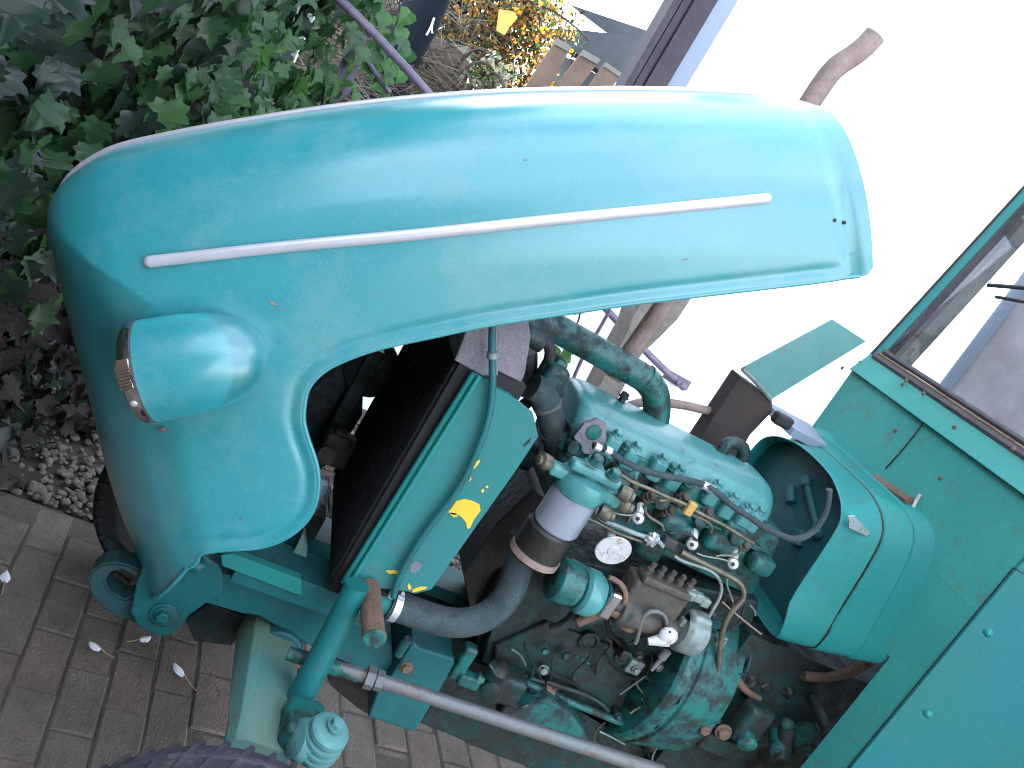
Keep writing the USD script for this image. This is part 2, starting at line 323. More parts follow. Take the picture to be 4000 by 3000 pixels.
if far: obj('bricks', far, 'paver_a', PAV, smooth=False, kind='stuff')
# gravel strip between the paving and the house
obj('soil', box(-3, 12, .592, 2.2, -.06, -.018), 'earth', kind='structure')
peb = []; base_ico = trimesh.creation.icosphere(1)
pv_ = []; pf_ = []; o_ = 0
for k in range(6000):
    y = .60 + 1.5 * rng.random() ** 1.3; x = -1.0 + (2.9 if y > .9 else 1.9) * rng.random()
    s = (.0062 + .0095 * rng.random() ** 2.2) * rng.uniform(.75, 1.3, 3) * [1, 1, .75]
    v = base_ico.vertices * (1 + .22 * (rng.random((len(base_ico.vertices), 1)) - .5)) * s
    a = rng.random() * 6.28; c, sn = math.cos(a), math.sin(a)
    v = v @ np.array([[c, sn, 0], [-sn, c, 0], [0, 0, 1]]) + [x, y, -.012 + s[2] * .5 + .012 * rng.random()]
    pv_.append(v); pf_.append(base_ico.faces + o_); o_ += len(v)
obj('gravel', trimesh.Trimesh(np.vstack(pv_), np.vstack(pf_), process=False), 'pebble', kind='stuff', smooth=60)

# house wall with an opening to the yard
WY = 2.2
HW = thing('house_wall', 'white rendered house wall behind the tractor, brightest at right', 'wall')
OX0, OX1, SILL, LINT = -.12, 1.099, .98, 2.75
def wall_piece(x0, x1, z0, z1): return box(x0, x1, WY, WY + .25, z0, z1)
obj('render', [wall_piece(-3.2, OX0, -.02, 5.6), wall_piece(OX0, OX1 + .16, -.02, SILL), wall_piece(OX0, OX1 + .16, LINT, 5.6), wall_piece(OX1 + .16, 13, -.02, 5.6)], 'wall_render', HW)
obj('roof', sheet([[2.7, WY - .1, 5.6], [13.3, WY - .1, 5.6], [13.3, WY + 2.2, 6.8], [2.7, WY + 2.2, 6.8]], .1), 'dark_roof', HW)
obj('house_side', box(2.8, 13, WY + .25, 6.2, -.02, 5.55), 'wall_render', HW)  # unseen house volume, added and sized to cast shade on the yard
BN = thing('shade_blocker', 'unseen dark barn side behind the viewer at the left', 'shade_blocker')  # unseen wall and roof added to block light from the left
obj('wall', box(-5, .45, -3.1, -2.8, -.02, 2.9), 'stone_wall', BN)
obj('roof', sheet([[-5.2, -2.75, 2.85], [.55, -2.75, 2.85], [.55, -6.4, 4.7], [-5.2, -6.4, 4.7]], .1), 'dark_roof', BN)
FR = thing('timber_post', 'dark brown grooved timber post at the edge of the white wall', 'post')
px0, px1 = OX1, OX1 + .165
for a, b, yy in ((0, .030, .0), (.038, .070, .012), (.078, .165, .004)):
    obj('plank', box(px0 + a, px0 + b, WY - .035 + yy, WY + .10, SILL - .3, LINT + .3), 'brown_timber', FR)
obj('backing', box(px0 + .002, px1 - .002, WY - .012, WY + .09, SILL - .29, LINT + .29), 'seal_rubber', FR)
obj('trim_board', box(px1 + .003, px1 + .078, WY - .022, WY + .05, SILL - .3, LINT + .3), 'blue_grey_board', FR)

# weathered wooden post with a flared head, in front of the wall
py = 1.2
WPm = [qslab([(1230, 960), (1276, 985), (1376, 778), (1391, 756), (1401, 752), (1432, 722), (1464, 690), (1496, 641), (1384, 656), (1364, 688), (1356, 713), (1334, 753), (1310, 800)], py, py + .13, .006)]
WP = thing('wooden_post', 'weathered wooden post with flared head standing before the white wall', 'post')
obj('post_shaft', WPm + [box(*[float(v) for v in (q(1253, 960, y=py)[0] - .035, q(1253, 960, y=py)[0] + .035, py + .01, py + .12, -.02, q(1253, 965, y=py)[2])])], 'weathered_wood', WP)
obj('flared_head', slab(qs([(1388, 652), (1496, 640), (1560, 560), (1470, 520)], y=py), py + .002, py + .128), 'weathered_wood', WP)

# slanting iron pole with its bracket on the wall
IP = thing('iron_pole', 'dark iron pole slanting down across the ivy to a wall bracket', 'pole')
yp = 2.05
p0, p1 = q(690, -42, y=1.72), q(1478, 838, y=yp)
pa = [p0, q(930, 208, y=yp), q(1310, 668, y=yp), p1]
obj('bar', tube([p0, q(930, 208, y=1.80), q(1120, 440, y=1.88), q(1310, 668, y=1.97), p1], .0165, 12), 'iron_pole', IP)
obj('bracket_plate', sheet(qs([(1431, 815), (1447, 800), (1494, 826), (1482, 845)], y=yp + .04), .012), 'iron_pole', IP)
obj('bracket_arm', cyl(q(1466, 826, y=yp - .02), q(1466, 826, y=WY), .022), 'iron_pole', IP)
obj('bracket_bolt', hexbolt(q(1464, 823, y=yp - .015), [0, -1, 0], .012), 'iron_pole', IP)
IR = thing('thin_rod', 'thin dark rod standing between the post and the vine sprig', 'rod')
obj('bar', tube(qs([(1318, 668), (1283, 730), (1253, 785), (1225, 850), (1190, 905)], y=1.6), .008, 8), 'iron_pole', IR)
BR = thing('iron_brace', 'flat brown brace with a knee joint at the edge of the ivy', 'brace')
obj('flat_bar', sheet(qs([(737, 130), (777, 66), (793, 80), (755, 205), (700, 240), (690, 215)], y=1.98), .03), 'iron_pole', BR)
obj('thin_bar', tube(qs([(770, 80), (800, 140), (842, 200)], y=2.0), .010, 8), 'iron_pole', BR)

# ---------------------------------------------------------------- leaves
_hl = [(0, .0), (.17, -.07), (.33, -.11), (.40, .02), (.55, .05), (.49, .17), (.42, .24), (.57, .33), (.63, .50), (.49, .49), (.40, .45), (.35, .57), (.23, .62), (.21, .75), (.10, .93), (0, 1.14)]
LEAF = np.array(_hl + [(-a, b) for a, b in _hl[-2:0:-1]])
LEAF_S = np.array([(0, 0), (.30, .02), (.48, .22), (.46, .44), (.40, .62), (.22, .74), (.0, 1.0), (-.22, .74), (-.40, .62), (-.46, .44), (-.48, .22), (-.30, .02)])
def leaf(p, nrm, tip, s, fold=.25, curl=.2, shape=LEAF, r=rng):
    nrm = np.asarray(nrm, float) / np.linalg.norm(nrm); t = np.asarray(tip, float); t = t - nrm * (t @ nrm); t /= np.linalg.norm(t); a = np.cross(t, nrm)
    e = shape * (1 + r.normal(0, .05, shape.shape))
    c = np.array([[0, .22], [0, .5]])
    P2 = np.vstack([e, c]); n = len(e)
    z = fold * np.abs(P2[:, 0]) - curl * P2[:, 1] ** 2 + r.normal(0, .025, len(P2))
    v = np.asarray(p) + s * (P2[:, :1] * a + P2[:, 1:] * t + z[:, None] * nrm)
    f = []
    for i in range(n):
        j = (i + 1) % n
        f.append((n if (e[i][1] + e[j][1]) / 2 < .35 else n + 1, i, j))
    k = [i for i in range(n) if (e[i][1] + e[(i + 1) % n][1]) / 2 >= .35]
    f += [(n, k[0], n + 1), (n, n + 1, (k[-1] + 1) % n)]
    return trimesh.Trimesh(v, f, process=False)

def join(ms):
    o = 0; V = []; F = []
    for m in ms: V.append(m.vertices); F.append(m.faces + o); o += len(m.vertices)
    return trimesh.Trimesh(np.vstack(V), np.vstack(F), process=False)

# ivy: a bank of hanging leaves that runs from beside the camera's left to the house wall
IV = thing('ivy', 'dark green lobed ivy hanging in a thick bank left of the tractor', 'ivy')
r = np.random.default_rng(11)
line = np.array([(-1.15, -.75), (-.62, .15), (-.36, .75), (-.16, 1.4), (.02, 2.05)]); ls = np.r_[0, np.cumsum(np.linalg.norm(np.diff(line, axis=0), axis=1))]
def ivy_at(s):
    p = np.array([np.interp(s, ls, line[:, 0]), np.interp(s, ls, line[:, 1])]); e = .02
    d = np.array([np.interp(s + e, ls, line[:, k]) - np.interp(s - e, ls, line[:, k]) for k in (0, 1)]); d /= np.linalg.norm(d)
    return p, d, np.array([d[1], -d[0]])          # point, direction, outward normal (towards +x)
leaves = []
for k in range(4700):
    s = ls[-1] * r.random(); p, d, nn = ivy_at(s)
    zlow = np.interp(s, [0, .9, 1.5, 2.2, 3.2], [.24, .20, .30, .75, .95])
    z = zlow + (3.1 - zlow) * r.random() ** 1.25
    depth = r.random() ** .7
    bulge = .07 * math.sin(s * 5.1 + z * 3.3) + .06 * math.sin(z * 7.1 - s * 2.2)
    pos = np.array([*(p + nn * (-.20 + .26 * depth + bulge)), z])
    nrm = np.array([*(nn * 1.0 + d * r.normal(0, .55) + np.array([.10, -.30])), .22 + r.normal(0, .32)])
    tip = np.array([*(d * r.normal(0, .45)), -1.0])
    low = (z - zlow) < .38 and s < 2.0
    sz = .104 * r.uniform(.55, 1.15) * np.interp(s, [0, 2.2, 3.3], [1.05, .85, .72])
    dead = low and r.random() < .75
    if dead: sz *= .7; tip = tip + r.normal(0, .4, 3)
    m = 'leaf_dead' if dead or r.random() < np.interp(s, [.5, 1.4], [.30, .02]) else ('leaf_light' if r.random() < np.interp(s, [1.2, 2.0, 3.0], [.03, .42, .7]) else ('leaf_mid' if r.random() < np.interp(s, [.8, 1.8], [.12, .8]) else 'leaf_dark'))  # leaf tones go darker and browner leftwards, standing in for shade
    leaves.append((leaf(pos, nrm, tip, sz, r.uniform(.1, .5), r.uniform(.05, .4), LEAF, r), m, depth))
for k in range(560):
    s = r.uniform(.2, 2.1); p, d, nn = ivy_at(s); z = .30 * r.random() ** .8
    leaves.append((leaf(np.array([*(p + nn * r.uniform(-.22, .16 - .3 * z)), z + .01]), np.array([*(nn + d * r.normal(0, .6)), .5 + r.normal(0, .5)]), np.array([*(d * r.normal(0, .7)), -.7]) + r.normal(0, .3, 3), .085 * r.uniform(.5, 1.2), r.uniform(.1, .5), r.uniform(.1, .6), LEAF, r), 'leaf_dead' if r.random() < .8 else 'leaf_dark', .5))
def size_in_photo(m):
    d = m.vertices.mean(0) - CAM; w = d @ FWD
    if w < .2: return 0
    pu, pv = 2000 + FOC * (d @ RGT) / w, 1500 - FOC * (d @ UPV) / w
    return np.ptp(m.vertices, axis=0).max() / w if -80 < pu < 1750 and -80 < pv < 1700 and (pv < 330 + .0 * pu or pu < 420 or pv < 780 - .4 * pu) else 0
order = sorted(range(len(leaves)), key=lambda i: -size_in_photo(leaves[i][0]) * (1 if leaves[i][2] > .55 else .2))
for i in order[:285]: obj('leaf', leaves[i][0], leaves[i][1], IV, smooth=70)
for mname in ('leaf_dark', 'leaf_mid', 'leaf_light', 'leaf_dead'):
    rest = [leaves[i][0] for i in order[285:] if leaves[i][1] == mname]
    if rest: obj('leaves', join(rest), mname, IV, smooth=70, kind='stuff')
for k in range(16):
    s = ls[-1] * (k + r.random()) / 16; pts = []; z = .0
    while z < 3.0:
        p, d, nn = ivy_at(min(ls[-1], max(0, s + r.normal(0, .05)))); pts.append([*(p + nn * (-.17 + r.normal(0, .03))), z]); z += .3
    obj('stem', tube(pts, [.012, .006], 6), 'bark', IV)
gw = []
line = np.vstack([[(-1.6, -4.5)], line])  # runs on unseen past the ivy, added to keep the left dark
for i in range(len(line) - 1):
    pA, pB = line[i], line[i + 1]; d = (pB - pA) / np.linalg.norm(pB - pA); nn = np.array([d[1], -d[0]])
    a, b = pA - nn * .26, pB - nn * .26; a2, b2 = pA - nn * .50, pB - nn * .50
    v = [[*a, -.02], [*b, -.02], [*b2, -.02], [*a2, -.02], [*a, 3.0], [*b, 3.0], [*b2, 3.0], [*a2, 3.0]]
    gw.append(trimesh.convex.convex_hull(np.array(v)))
obj('garden_wall', gw, 'stone_wall', label='rough dark stone wall behind the ivy, its unseen near end added for shade', category='wall')

# trailing ivy shoots in front of the yard, and the sprig before the white wall
def shoot(name, label, pts, n, size, mats, sway=.03, seed=1):
    rr = np.random.default_rng(seed); t = thing(name, label, 'vine', 'ivy shoots by the iron pole' if name == 'ivy_shoot' else None)
    pp = smoothpath(pts, 40); obj('stem', tube(pts, [.004, .002], 6), 'bark', t)
    for k in range(n):
        p = pp[int(rr.random() * 39.9)] + rr.normal(0, sway, 3) * [1, .6, 1]
        obj('leaf', leaf(p, [rr.normal(.2, .4), -1, .4 + rr.normal(0, .3)], [rr.normal(0, .5), rr.normal(0, .2), -1], size * rr.uniform(.6, 1.15), .25, .2, LEAF_S, rr), mats[rr.integers(len(mats))], t, smooth=False)
LM = ['leaf_light', 'leaf_light', 'leaf_mid']
shoot('ivy_shoot', 'pale green ivy shoot hanging beside the iron pole, nearest the ivy bank', qs([(850, -30), (862, 30), (848, 70), (838, 110), (872, 128)], y=2.02), 24, .075, LM, .05, 3)
shoot('ivy_shoot', 'thin ivy shoot with few leaves hanging lowest, under the iron pole', qs([(812, 110), (826, 150), (838, 175), (845, 205), (838, 235)], y=2.02), 12, .06, LM, .022, 5)
shoot('vine_sprig', 'small leafy vine sprig against the white wall above the engine', qs([(1240, 640), (1250, 690), (1225, 740), (1212, 790), (1225, 850), (1215, 900)], y=1.5), 16, .062, ['leaf_light', 'leaf_light', 'leaf_yellow'], .032, 8)

# ---------------------------------------------------------------- the yard behind the opening
def stick_mass(n, c, s, L, w, r, up=.4):
    out = []
    for _ in range(n):
        p = np.asarray(c) + r.normal(0, 1, 3) * s; d = r.normal(0, 1, 3) * [1, 1, up]; d /= np.linalg.norm(d); a = np.cross(d, r.normal(0, 1, 3)); a /= np.linalg.norm(a)
        l = L * r.uniform(.4, 1.2); b = np.cross(d, a)
        v = np.array([p - d * l, p + d * l, p + d * l + a * w, p - d * l + a * w]); out.append(trimesh.Trimesh(v, [[0, 1, 2], [0, 2, 3]], process=False))
    return join(out)
ry = np.random.default_rng(21)
hc = q(900, 150, y=4.6)
HY = thing('hay_heap', 'brown heap of hay and dry brushwood behind the opening', 'hay heap')
obj('mound', [blob([.10, 4.9, .7], [1.15, .8, .95], 4, .25, 9, 4)], 'hay', HY)
obj('hay_stalks', join([stick_mass(1700, [.15, 4.35, 1.3], [.45, .22, .32], .16, .006, ry, .5), stick_mass(500, [.05, 3.6, 1.2], [.22, .25, .12], .14, .004, ry, .25)]), 'dry_stalk', HY, smooth=False, kind='stuff')
# barrel
bc = q(893, 62, y=3.9); br = thing('plastic_barrel', 'dark blue plastic barrel with pale scrawl behind the ivy shoots', 'barrel')
zt = q(905, -10, y=3.9)[2] + .1
obj('body', lathe([bc[0], bc[1], bc[2] - .75], [0, 0, 1], [(.105, 0), (.118, .03), (.122, .25), (.128, .28), (.128, .32), (.122, .35), (.122, .75), (.128, .78), (.128, .82), (.122, .85), (.115, .98), (.06, 1.02)], 28), 'blue_plastic', br)
sc = [q(937, 40, y=3.77), q(931, 62, y=3.77), q(928, 78, y=3.77)]
obj('scrawl', [tube([q(938, 38, y=3.7708), q(934, 50, y=3.7708), q(929, 62, y=3.7708), q(921, 76, y=3.7708)], .007, 6), tube([q(935, 48, y=3.7708), q(933, 60, y=3.7708), q(934, 72, y=3.7708)], .006, 6)], 'feather_white', br)
# leaning boards
BT = 5.6
for k, (a, b, c, d, lab) in enumerate((((1205, 83), (1235, 100), (1175, 210), (1128, 200), 'widest brown board leaning in the yard, nearest the sunlit bush'),
                                       ((1262, 108), (1298, 128), (1228, 218), (1180, 214), 'middle brown board leaning in the yard with pale end'),
                                       ((1310, 135), (1344, 158), (1300, 222), (1252, 216), 'short brown board leaning in the yard next to the dark shed'))):
    t = thing('leaning_board', lab, 'board', 'brown boards leaning in the yard')
    P4 = qs([a, b, c, d], y=BT); obj('board', sheet(P4, .05), 'board_wood', t)
    e = qs([a, b], y=BT - .012); dn = (P4[3] - P4[0]) * .10
    obj('pale_end', sheet([e[0], e[1], e[1] + dn, e[0] + dn], .01), 'grey_wood', t)
for pts, yy, lab in ((((978, 95), (1010, 100), (1022, 118), (1014, 133), (985, 118)), 5.2, 'short grey plank end in front of the orange bush'),
                     (((1003, 150), (1014, 158), (984, 205), (966, 212)), 4.9, 'narrow grey plank leaning low behind the bonnet')):
    t = thing('grey_plank', lab, 'plank', 'grey planks in the yard'); obj('board', sheet(qs(pts, y=yy), .04), 'grey_wood', t)
# shed with dark sloping roof sheets
SH = thing('shed', 'dark open shed with sloping roof sheets beside the timber post', 'shed')
sy = 7.0
obj('roof_sheet', qslab([(1186, 62), (1265, 66), (1402, 82), (1460, 130), (1330, 178), (1262, 128)], sy, sy + .5), 'dark_roof', SH)
obj('roof_fin', qslab([(1238, 12), (1398, 66), (1420, 108), (1345, 94)], sy + .6, sy + .7), 'dark_roof', SH)
obj('shed_wall', box(*[float(v) for v in (q(1230, 130, y=sy + .2)[0], q(1460, 230, y=sy + .2)[0] + .9, sy + .1, sy + .6, -.02, q(1300, 170, y=sy + .2)[2])]), 'dark_roof', SH)
# bushes
def bush(name, label, c, s, n, lsize, mats, r, cat='bush'):
    t = thing(name, label, cat); c = np.asarray(c, float)
    obj('stem', [tube([[c[0] + r.normal(0, .05), c[1], -.02], c + r.normal(0, .3, 3) * s, c + r.normal(0, .7, 3) * s], [.02, .008], 6) for _ in range(7)], 'bark', t)
    per = {}
    for _ in range(n):
        u = r.normal(0, 1, 3); u /= np.linalg.norm(u); p = c + u * s * r.random() ** .45 * (1 + .35 * math.sin(u[0] * 5 + u[2] * 4))
        per.setdefault(mats[r.integers(len(mats))], []).append(leaf(p, u + r.normal(0, .7, 3), r.normal(0, 1, 3) + [0, 0, -.5], lsize * r.uniform(.6, 1.2), .2, .2, LEAF_S, r))
    for k, v in per.items(): obj('foliage', join(v), k, t, smooth=False)
    return t
yb = np.random.default_rng(31)
bush('autumn_bush', 'orange and yellow sunlit bush in the yard behind the bonnet', q(1092, 75, y=6.4), [.72, .5, .66], 6200, .034, ['leaf_autumn', 'leaf_autumn', 'leaf_mid', 'leaf_dead'], yb)
bush('flowering_shrub', 'pale cream flowering shrub low behind the bonnet edge', q(1068, 160, y=4.4), [.16, .12, .12], 330, .032, ['petal', 'petal', 'leaf_light'], yb, 'shrub')
bush('pale_tree', 'tall pale orange tree at the top of the opening', q(1135, -30, y=8.5), [.55, .5, .5], 2600, .05, ['leaf_autumn', 'leaf_mid', 'leaf_light'], yb, 'tree')
bush('dark_hedge', 'dark green hedge behind the hay heap', q(930, 30, y=7.8), [1.0, .5, 1.0], 4200, .06, ['leaf_dark', 'leaf_dark', 'leaf_dead'], yb, 'hedge')
SB = thing('sun_patch', 'flat yellow card lit by the sun among the orange leaves', 'sheet')
obj('bright_spot', sheet(qs([(1078, 20), (1108, 24), (1118, 38), (1100, 60), (1090, 76), (1072, 66)], y=5.7), .01), 'sun_patch_yellow', SB)  # yellow patch put in for a sunlit spot, its colour carries the light

# ================================================================ the tractor
TR = thing('tractor', 'turquoise vintage tractor with its bonnet tipped forward over the open engine', 'tractor')

# ---- bonnet: a shell whose distance from the centre plane grows with the distance from its outer contour
HO = [(345, 1212), (318, 1170), (290, 1110), (262, 1040), (240, 970), (222, 900), (205, 830), (185, 750), (165, 670), (148, 600), (136, 540), (126, 490), (124, 460), (129, 422), (150, 385), (185, 355), (240, 325), (320, 303), (450, 277), (600, 252), (750, 230), (930, 211), (1100, 200), (1250, 196), (1400, 195.5), (1550, 200), (1700, 210)]
HI = [(400, 1241), (425, 1218), (440, 1199), (500, 1189), (560, 1183), (610, 1166), (650, 1138), (677, 1100), (688, 1050), (683, 1000), (668, 955), (657, 915), (656, 890), (659, 865), (665, 842), (678, 822), (700, 802), (740, 780), (820, 752), (930, 728), (1050, 703), (1200, 680), (1350, 658), (1490, 641), (1610, 627), (1750, 611), (1885, 592)]
HWID = .305
ho, hi = qs(HO, y=0.), qs(HI, y=-HWID)
kk = np.arange(len(HO)); kn = np.linspace(0, len(HO) - 1, 241)
def smooth_curve(p):
    return np.stack([CubicSpline(kk, p[:, 0])(kn), np.zeros(len(kn)), CubicSpline(kk, p[:, 2])(kn)], 1)
ho, hi = smooth_curve(ho), smooth_curve(hi)
SEC = PchipInterpolator([0, .0015, .004, .010, .030, .055, .085, .118, .177, .24, .40, 1.], np.array([0, .076, .122, .162, .207, .2365, .2585, .277, .296, .304, .307, .307]))
SECN = PchipInterpolator([0, .003, .010, .030, .060, .100, .150, .220, .40, 1.], np.array([0, .035, .072, .135, .190, .238, .278, .303, .307, .307]))
_wt = np.clip((kn - 9.) / 11., 0, 1); wn = np.interp(kn, [0, 2], [.6, 1]) * (1 - _wt * _wt * (3 - 2 * _wt))
oline = LineString(np.vstack([ho[0] + (ho[0] - ho[1]) * 30, ho, ho[-1]])[:, [0, 2]])
RA, RB = ho[-1], hi[-1]; rdir = (RB - RA) / np.linalg.norm(RB - RA); rnorm = np.array([rdir[2], 0, -rdir[0]]); rnorm *= np.sign((ho[-40] - RA) @ rnorm)
us = np.r_[0, np.linspace(0, 1, 80)[1:] ** 2.0 * .86]; us = np.r_[us, np.linspace(.865, 1, 26)]
def hood_pt(x, z): return -float(SEC(oline.distance(Point(x, z))))
iline = LineString(np.vstack([hi[0] - (hi[1] - hi[0]) * 8, hi, hi[-1] + (hi[-1] - hi[-2]) * 8])[:, [0, 2]])
def hood_rings(side=-1, off=0.):
    out = []
    for ki, (A, B, w) in enumerate(zip(ho, hi, wn)):
        fl = min(1., max(0., (ki - 22) / 30))
        row = []
        g0 = max(0., (B - RA) @ rnorm); rc = .012
        if g0 < rc: B = B + (A - B) / np.linalg.norm(A - B) * (rc - math.sqrt(max(0, rc ** 2 - (rc - g0) ** 2)))
        for u in us:
            p = A + (B - A) * u; d = oline.distance(Point(p[0], p[2])); y = float(SEC(d)) * (1 - w) + float(SECN(d)) * w
            g = (p - RA) @ rnorm
            dent = .0055 * math.exp(-((g - .036) / .008) ** 2) - .002 * (g < .030) * (1 if d > .004 else 0)
            e = iline.distance(Point(p[0], p[2]))
            if d > .10 and g0 > .05: dent += min(1, (g0 - .05) / .04) * fl *  (.0034 * math.exp(-((e - .020) / .008) ** 2) - .0016 * math.exp(-((e - .004) / .006) ** 2))
            y2 = max(0, y - dent - off)
            p = p + np.array([0, side * y2, 0])
            if d < .10: p = p + (B - A) / np.linalg.norm(B - A) * (dent + off) * max(0, 1 - y / .23)
            row.append(p)
        out.append(row)
    return np.array(out)
near_r, far_r = hood_rings(-1), hood_rings(1)
full = np.concatenate([near_r[:, ::-1], far_r[:, 1:]], 1)
skin = grid_mesh(full, close=False)
HOOD = obj('bonnet', skin, 'hood_paint', TR, smooth=50, label='long rounded turquoise bonnet tipped forward')
ins = np.concatenate([hood_rings(-1, .004)[:, ::-1], hood_rings(1, .004)[:, 1:]], 1)
lin = grid_mesh(ins, close=False); lin.invert()
obj('lining', lin, 'hood_paint_inside', HOOD, smooth=50)
edge_n, edge_f = near_r[:, -1], far_r[:, -1]
# rolled edge along the lower rim and across the rear
for nm, e in (('rolled_edge', edge_n), ('rolled_edge', edge_f)):
    obj(nm, tube(e[2:-2:2] + [0, np.sign(e[5][1]) * -.003, 0], .0042, 10, smooth=False), 'hood_paint', HOOD, smooth=60)
obj('rolled_edge', tube(full[0][::3], .0042, 10, smooth=False), 'hood_paint', HOOD, smooth=60)
# centre trim along the ridge
obj('centre_trim', tube(ho[112:238:2] + np.array([0, 0, .002]), .0062, 10, smooth=False), 'aluminium', HOOD, smooth=60)
# side strip
SL = [(322, 566), (480, 548), (650, 530), (900, 507), (1150, 480), (1400, 455), (1550, 440), (1657, 429)]
def on_hood(u, v):
    y = -.30
    for _ in range(8):
        p = q(u, v, y=y); y = hood_pt(p[0], p[2])
    return q(u, v, y=y)
sp = smoothpath([on_hood(*a) for a in SL], 60)
_e = sp[1] - sp[0]; _e /= np.linalg.norm(_e); _f = sp[-1] - sp[-2]; _f /= np.linalg.norm(_f)
sp = np.vstack([sp[0] - _e * .008, sp[0] - _e * .006, sp[0] - _e * .002, sp, sp[-1] + _f * .002, sp[-1] + _f * .006, sp[-1] + _f * .008])
def strip_mesh(p, hw, hh):
    t = np.gradient(p, axis=0); t /= np.linalg.norm(t, axis=1, keepdims=True); out = np.array([0, -1, 0.]); rings = []
    cap = np.array([.2, .66, .92] + [1] * (len(p) - 6) + [.92, .66, .2])
    for i in range(len(p)):
        b = np.cross(t[i], out); b /= np.linalg.norm(b); g = np.linspace(0, math.pi, 9)
        rings.append([p[i] + cap[i] * hw * math.cos(a) * b + (cap[i] ** .5 * hh * math.sin(a) - .001) * out for a in g])
    return grid_mesh(rings, True)
obj('side_strip', strip_mesh(sp, .0092, .0075), 'aluminium', HOOD, smooth=60)
for a in ((1803, 476), (1824, 481)): obj('rivet', lathe(on_hood(*a) + [0, .001, 0], [0, -1, 0], [(.0035, 0), (.003, .002), (.001, .0025)], 10), 'rust_dark', HOOD)
for _c, _a, _b, _r, _m in (((590, 655), 9, 3, .5, 'rust_pink'), ((604, 668), 4, 2, 1., 'rust_pink'), ((1135, 345), 5, 1.5, .1, 'dusty'), ((820, 640), 6, 1.2, -.3, 'dusty'), ((455, 1010), 5, 1.3, .8, 'dusty'), ((1480, 560), 7, 1.2, -.1, 'dusty'), ((520, 1120), 3, 2, .2, 'rust')):
    _p = on_hood(*_c); _g = np.linspace(0, 2 * math.pi, 9)[:-1]
    obj('paint_chip', sheet([on_hood(_c[0] + _a * math.cos(g) * math.cos(_r) - _b * math.sin(g) * math.sin(_r), _c[1] + _a * math.cos(g) * math.sin(_r) + _b * math.sin(g) * math.cos(_r)) + [0, -.0006, 0] for g in _g], .0003), _m, HOOD)
obj('rust_spot', blob(on_hood(352, 929) + [0, .001, 0], [.006, .002, .004], 2, .5, 9, 3), 'rust', HOOD)

# ---- headlights: bullet pods half sunk in the bonnet's flanks
hl_c = q(322, 802, y=-.338); hl_b = q(578, 757, y=-.338); ax = (hl_b - hl_c); hl_len = np.linalg.norm(ax); ax /= hl_len
for sgn in (1, -1):
    c = hl_c * [1, sgn, 1]; d = ax * [1, sgn, 1]
    R0 = .0785
    prof = [(R0 * (1 - .05 * t - .95 * t ** 3.6) ** .52 if t < 1 else 1e-4, hl_len * t) for t in np.linspace(0, 1, 26)]
    HL = obj('headlight', lathe(c, d, prof, 48), 'hood_paint', TR, smooth=60, label='bullet headlight on the near flank with chrome rim' if sgn == 1 else None)
    obj('rim', lathe(c - d * .022, d, [(.060, .002), (.068, -.001), (.0745, .003), (.0795, .010), (.081, .015), (.081, .0205), (.077, .0212)], 48), 'chrome', HL, smooth=40)
    obj('lens', lathe(c - d * .020, -d, [(.066, 0), (.058, .006), (.034, .011), (.0, .013)], 32), 'glass', HL, smooth=60)
    obj('reflector', lathe(c - d * .018, d, [(.066, .0), (.055, .02), (.03, .035), (.002, .04)], 32), 'chrome', HL, smooth=60)
    obj('gasket', lathe(c - d * .0025, d, [(.0785, 0), (.0798, .0008), (.0798, .0026), (.0785, .0034)], 40), 'seal_rubber', HL, smooth=40)
    if sgn == 1:
        _, a1, b1 = frame(d)
        up = np.array([0, -.92, .38]); up -= d * (up @ d); up /= np.linalg.norm(up)
        side = np.cross(up, d)
        cr = c - d * .0125 + up * .0805
        pl = np.array([(-.022, -.006), (-.012, -.0105), (.012, -.0105), (.024, -.005), (.024, .009), (-.018, .009)])
        obj('crest', sheet([cr + side * a + d * b for a, b in pl], .003), 'chrome', HL)
        for i in range(7): obj('crest_rib', tube([cr + side * (-.018 + .0045 * i) - d * .008 + up * .0022, cr + side * (-.018 + .0045 * i + .002) + d * .007 + up * .0022], .0010, 6, smooth=False), 'chrome', HL)
        sv = np.array([0, -.9, -.25]); sv -= d * (sv @ d); sv /= np.linalg.norm(sv)
        obj('clamp_screw', lathe(c - d * .010 + sv * .0785, sv, [(.0055, 0), (.0055, .002), (.003, .0035)], 12), 'zinc', HL)

# ---- radiator
RX0, RX1 = .432, .585
RAD = obj('radiator', box(.405, RX0 + .10, -.232, .245, .58, 1.10), 'black_core', TR, label='black radiator core')
plate = [(1026, 808), (1070, 838), (1102, 855), (1152, 896), (1163, 943), (1114, 1018), (932, 1274), (897, 1283), (880, 1278), (748, 1262)]
obj('side_plate', qslab(plate, -.25, -.236, .003), 'radiator_paint', RAD, label='turquoise side plate with flaked yellow patches')
obj('plate_lip', tube(qs([(1024, 806), (742, 1260)], y=-.246), .006, 8, smooth=False), 'cab_paint', RAD)
obj('plate_lip', tube(qs([(1036, 812), (756, 1260)], y=-.256), .004, 8, smooth=False), 'cab_paint', RAD)
def flake(pts, y): return sheet(qs(pts, y=y), .0012)
rf = np.random.default_rng(5)
def ragged(c, rx, ry, n=16, amp=.35, rot=0.):
    g = np.arange(n) * 2 * math.pi / n; rr = 1 + amp * rf.normal(0, 1, n) * .5
    x, y = rx * rr * np.cos(g), ry * rr * np.sin(g)
    return [(c[0] + a * math.cos(rot) - b * math.sin(rot), c[1] + a * math.sin(rot) + b * math.cos(rot)) for a, b in zip(x, y)]
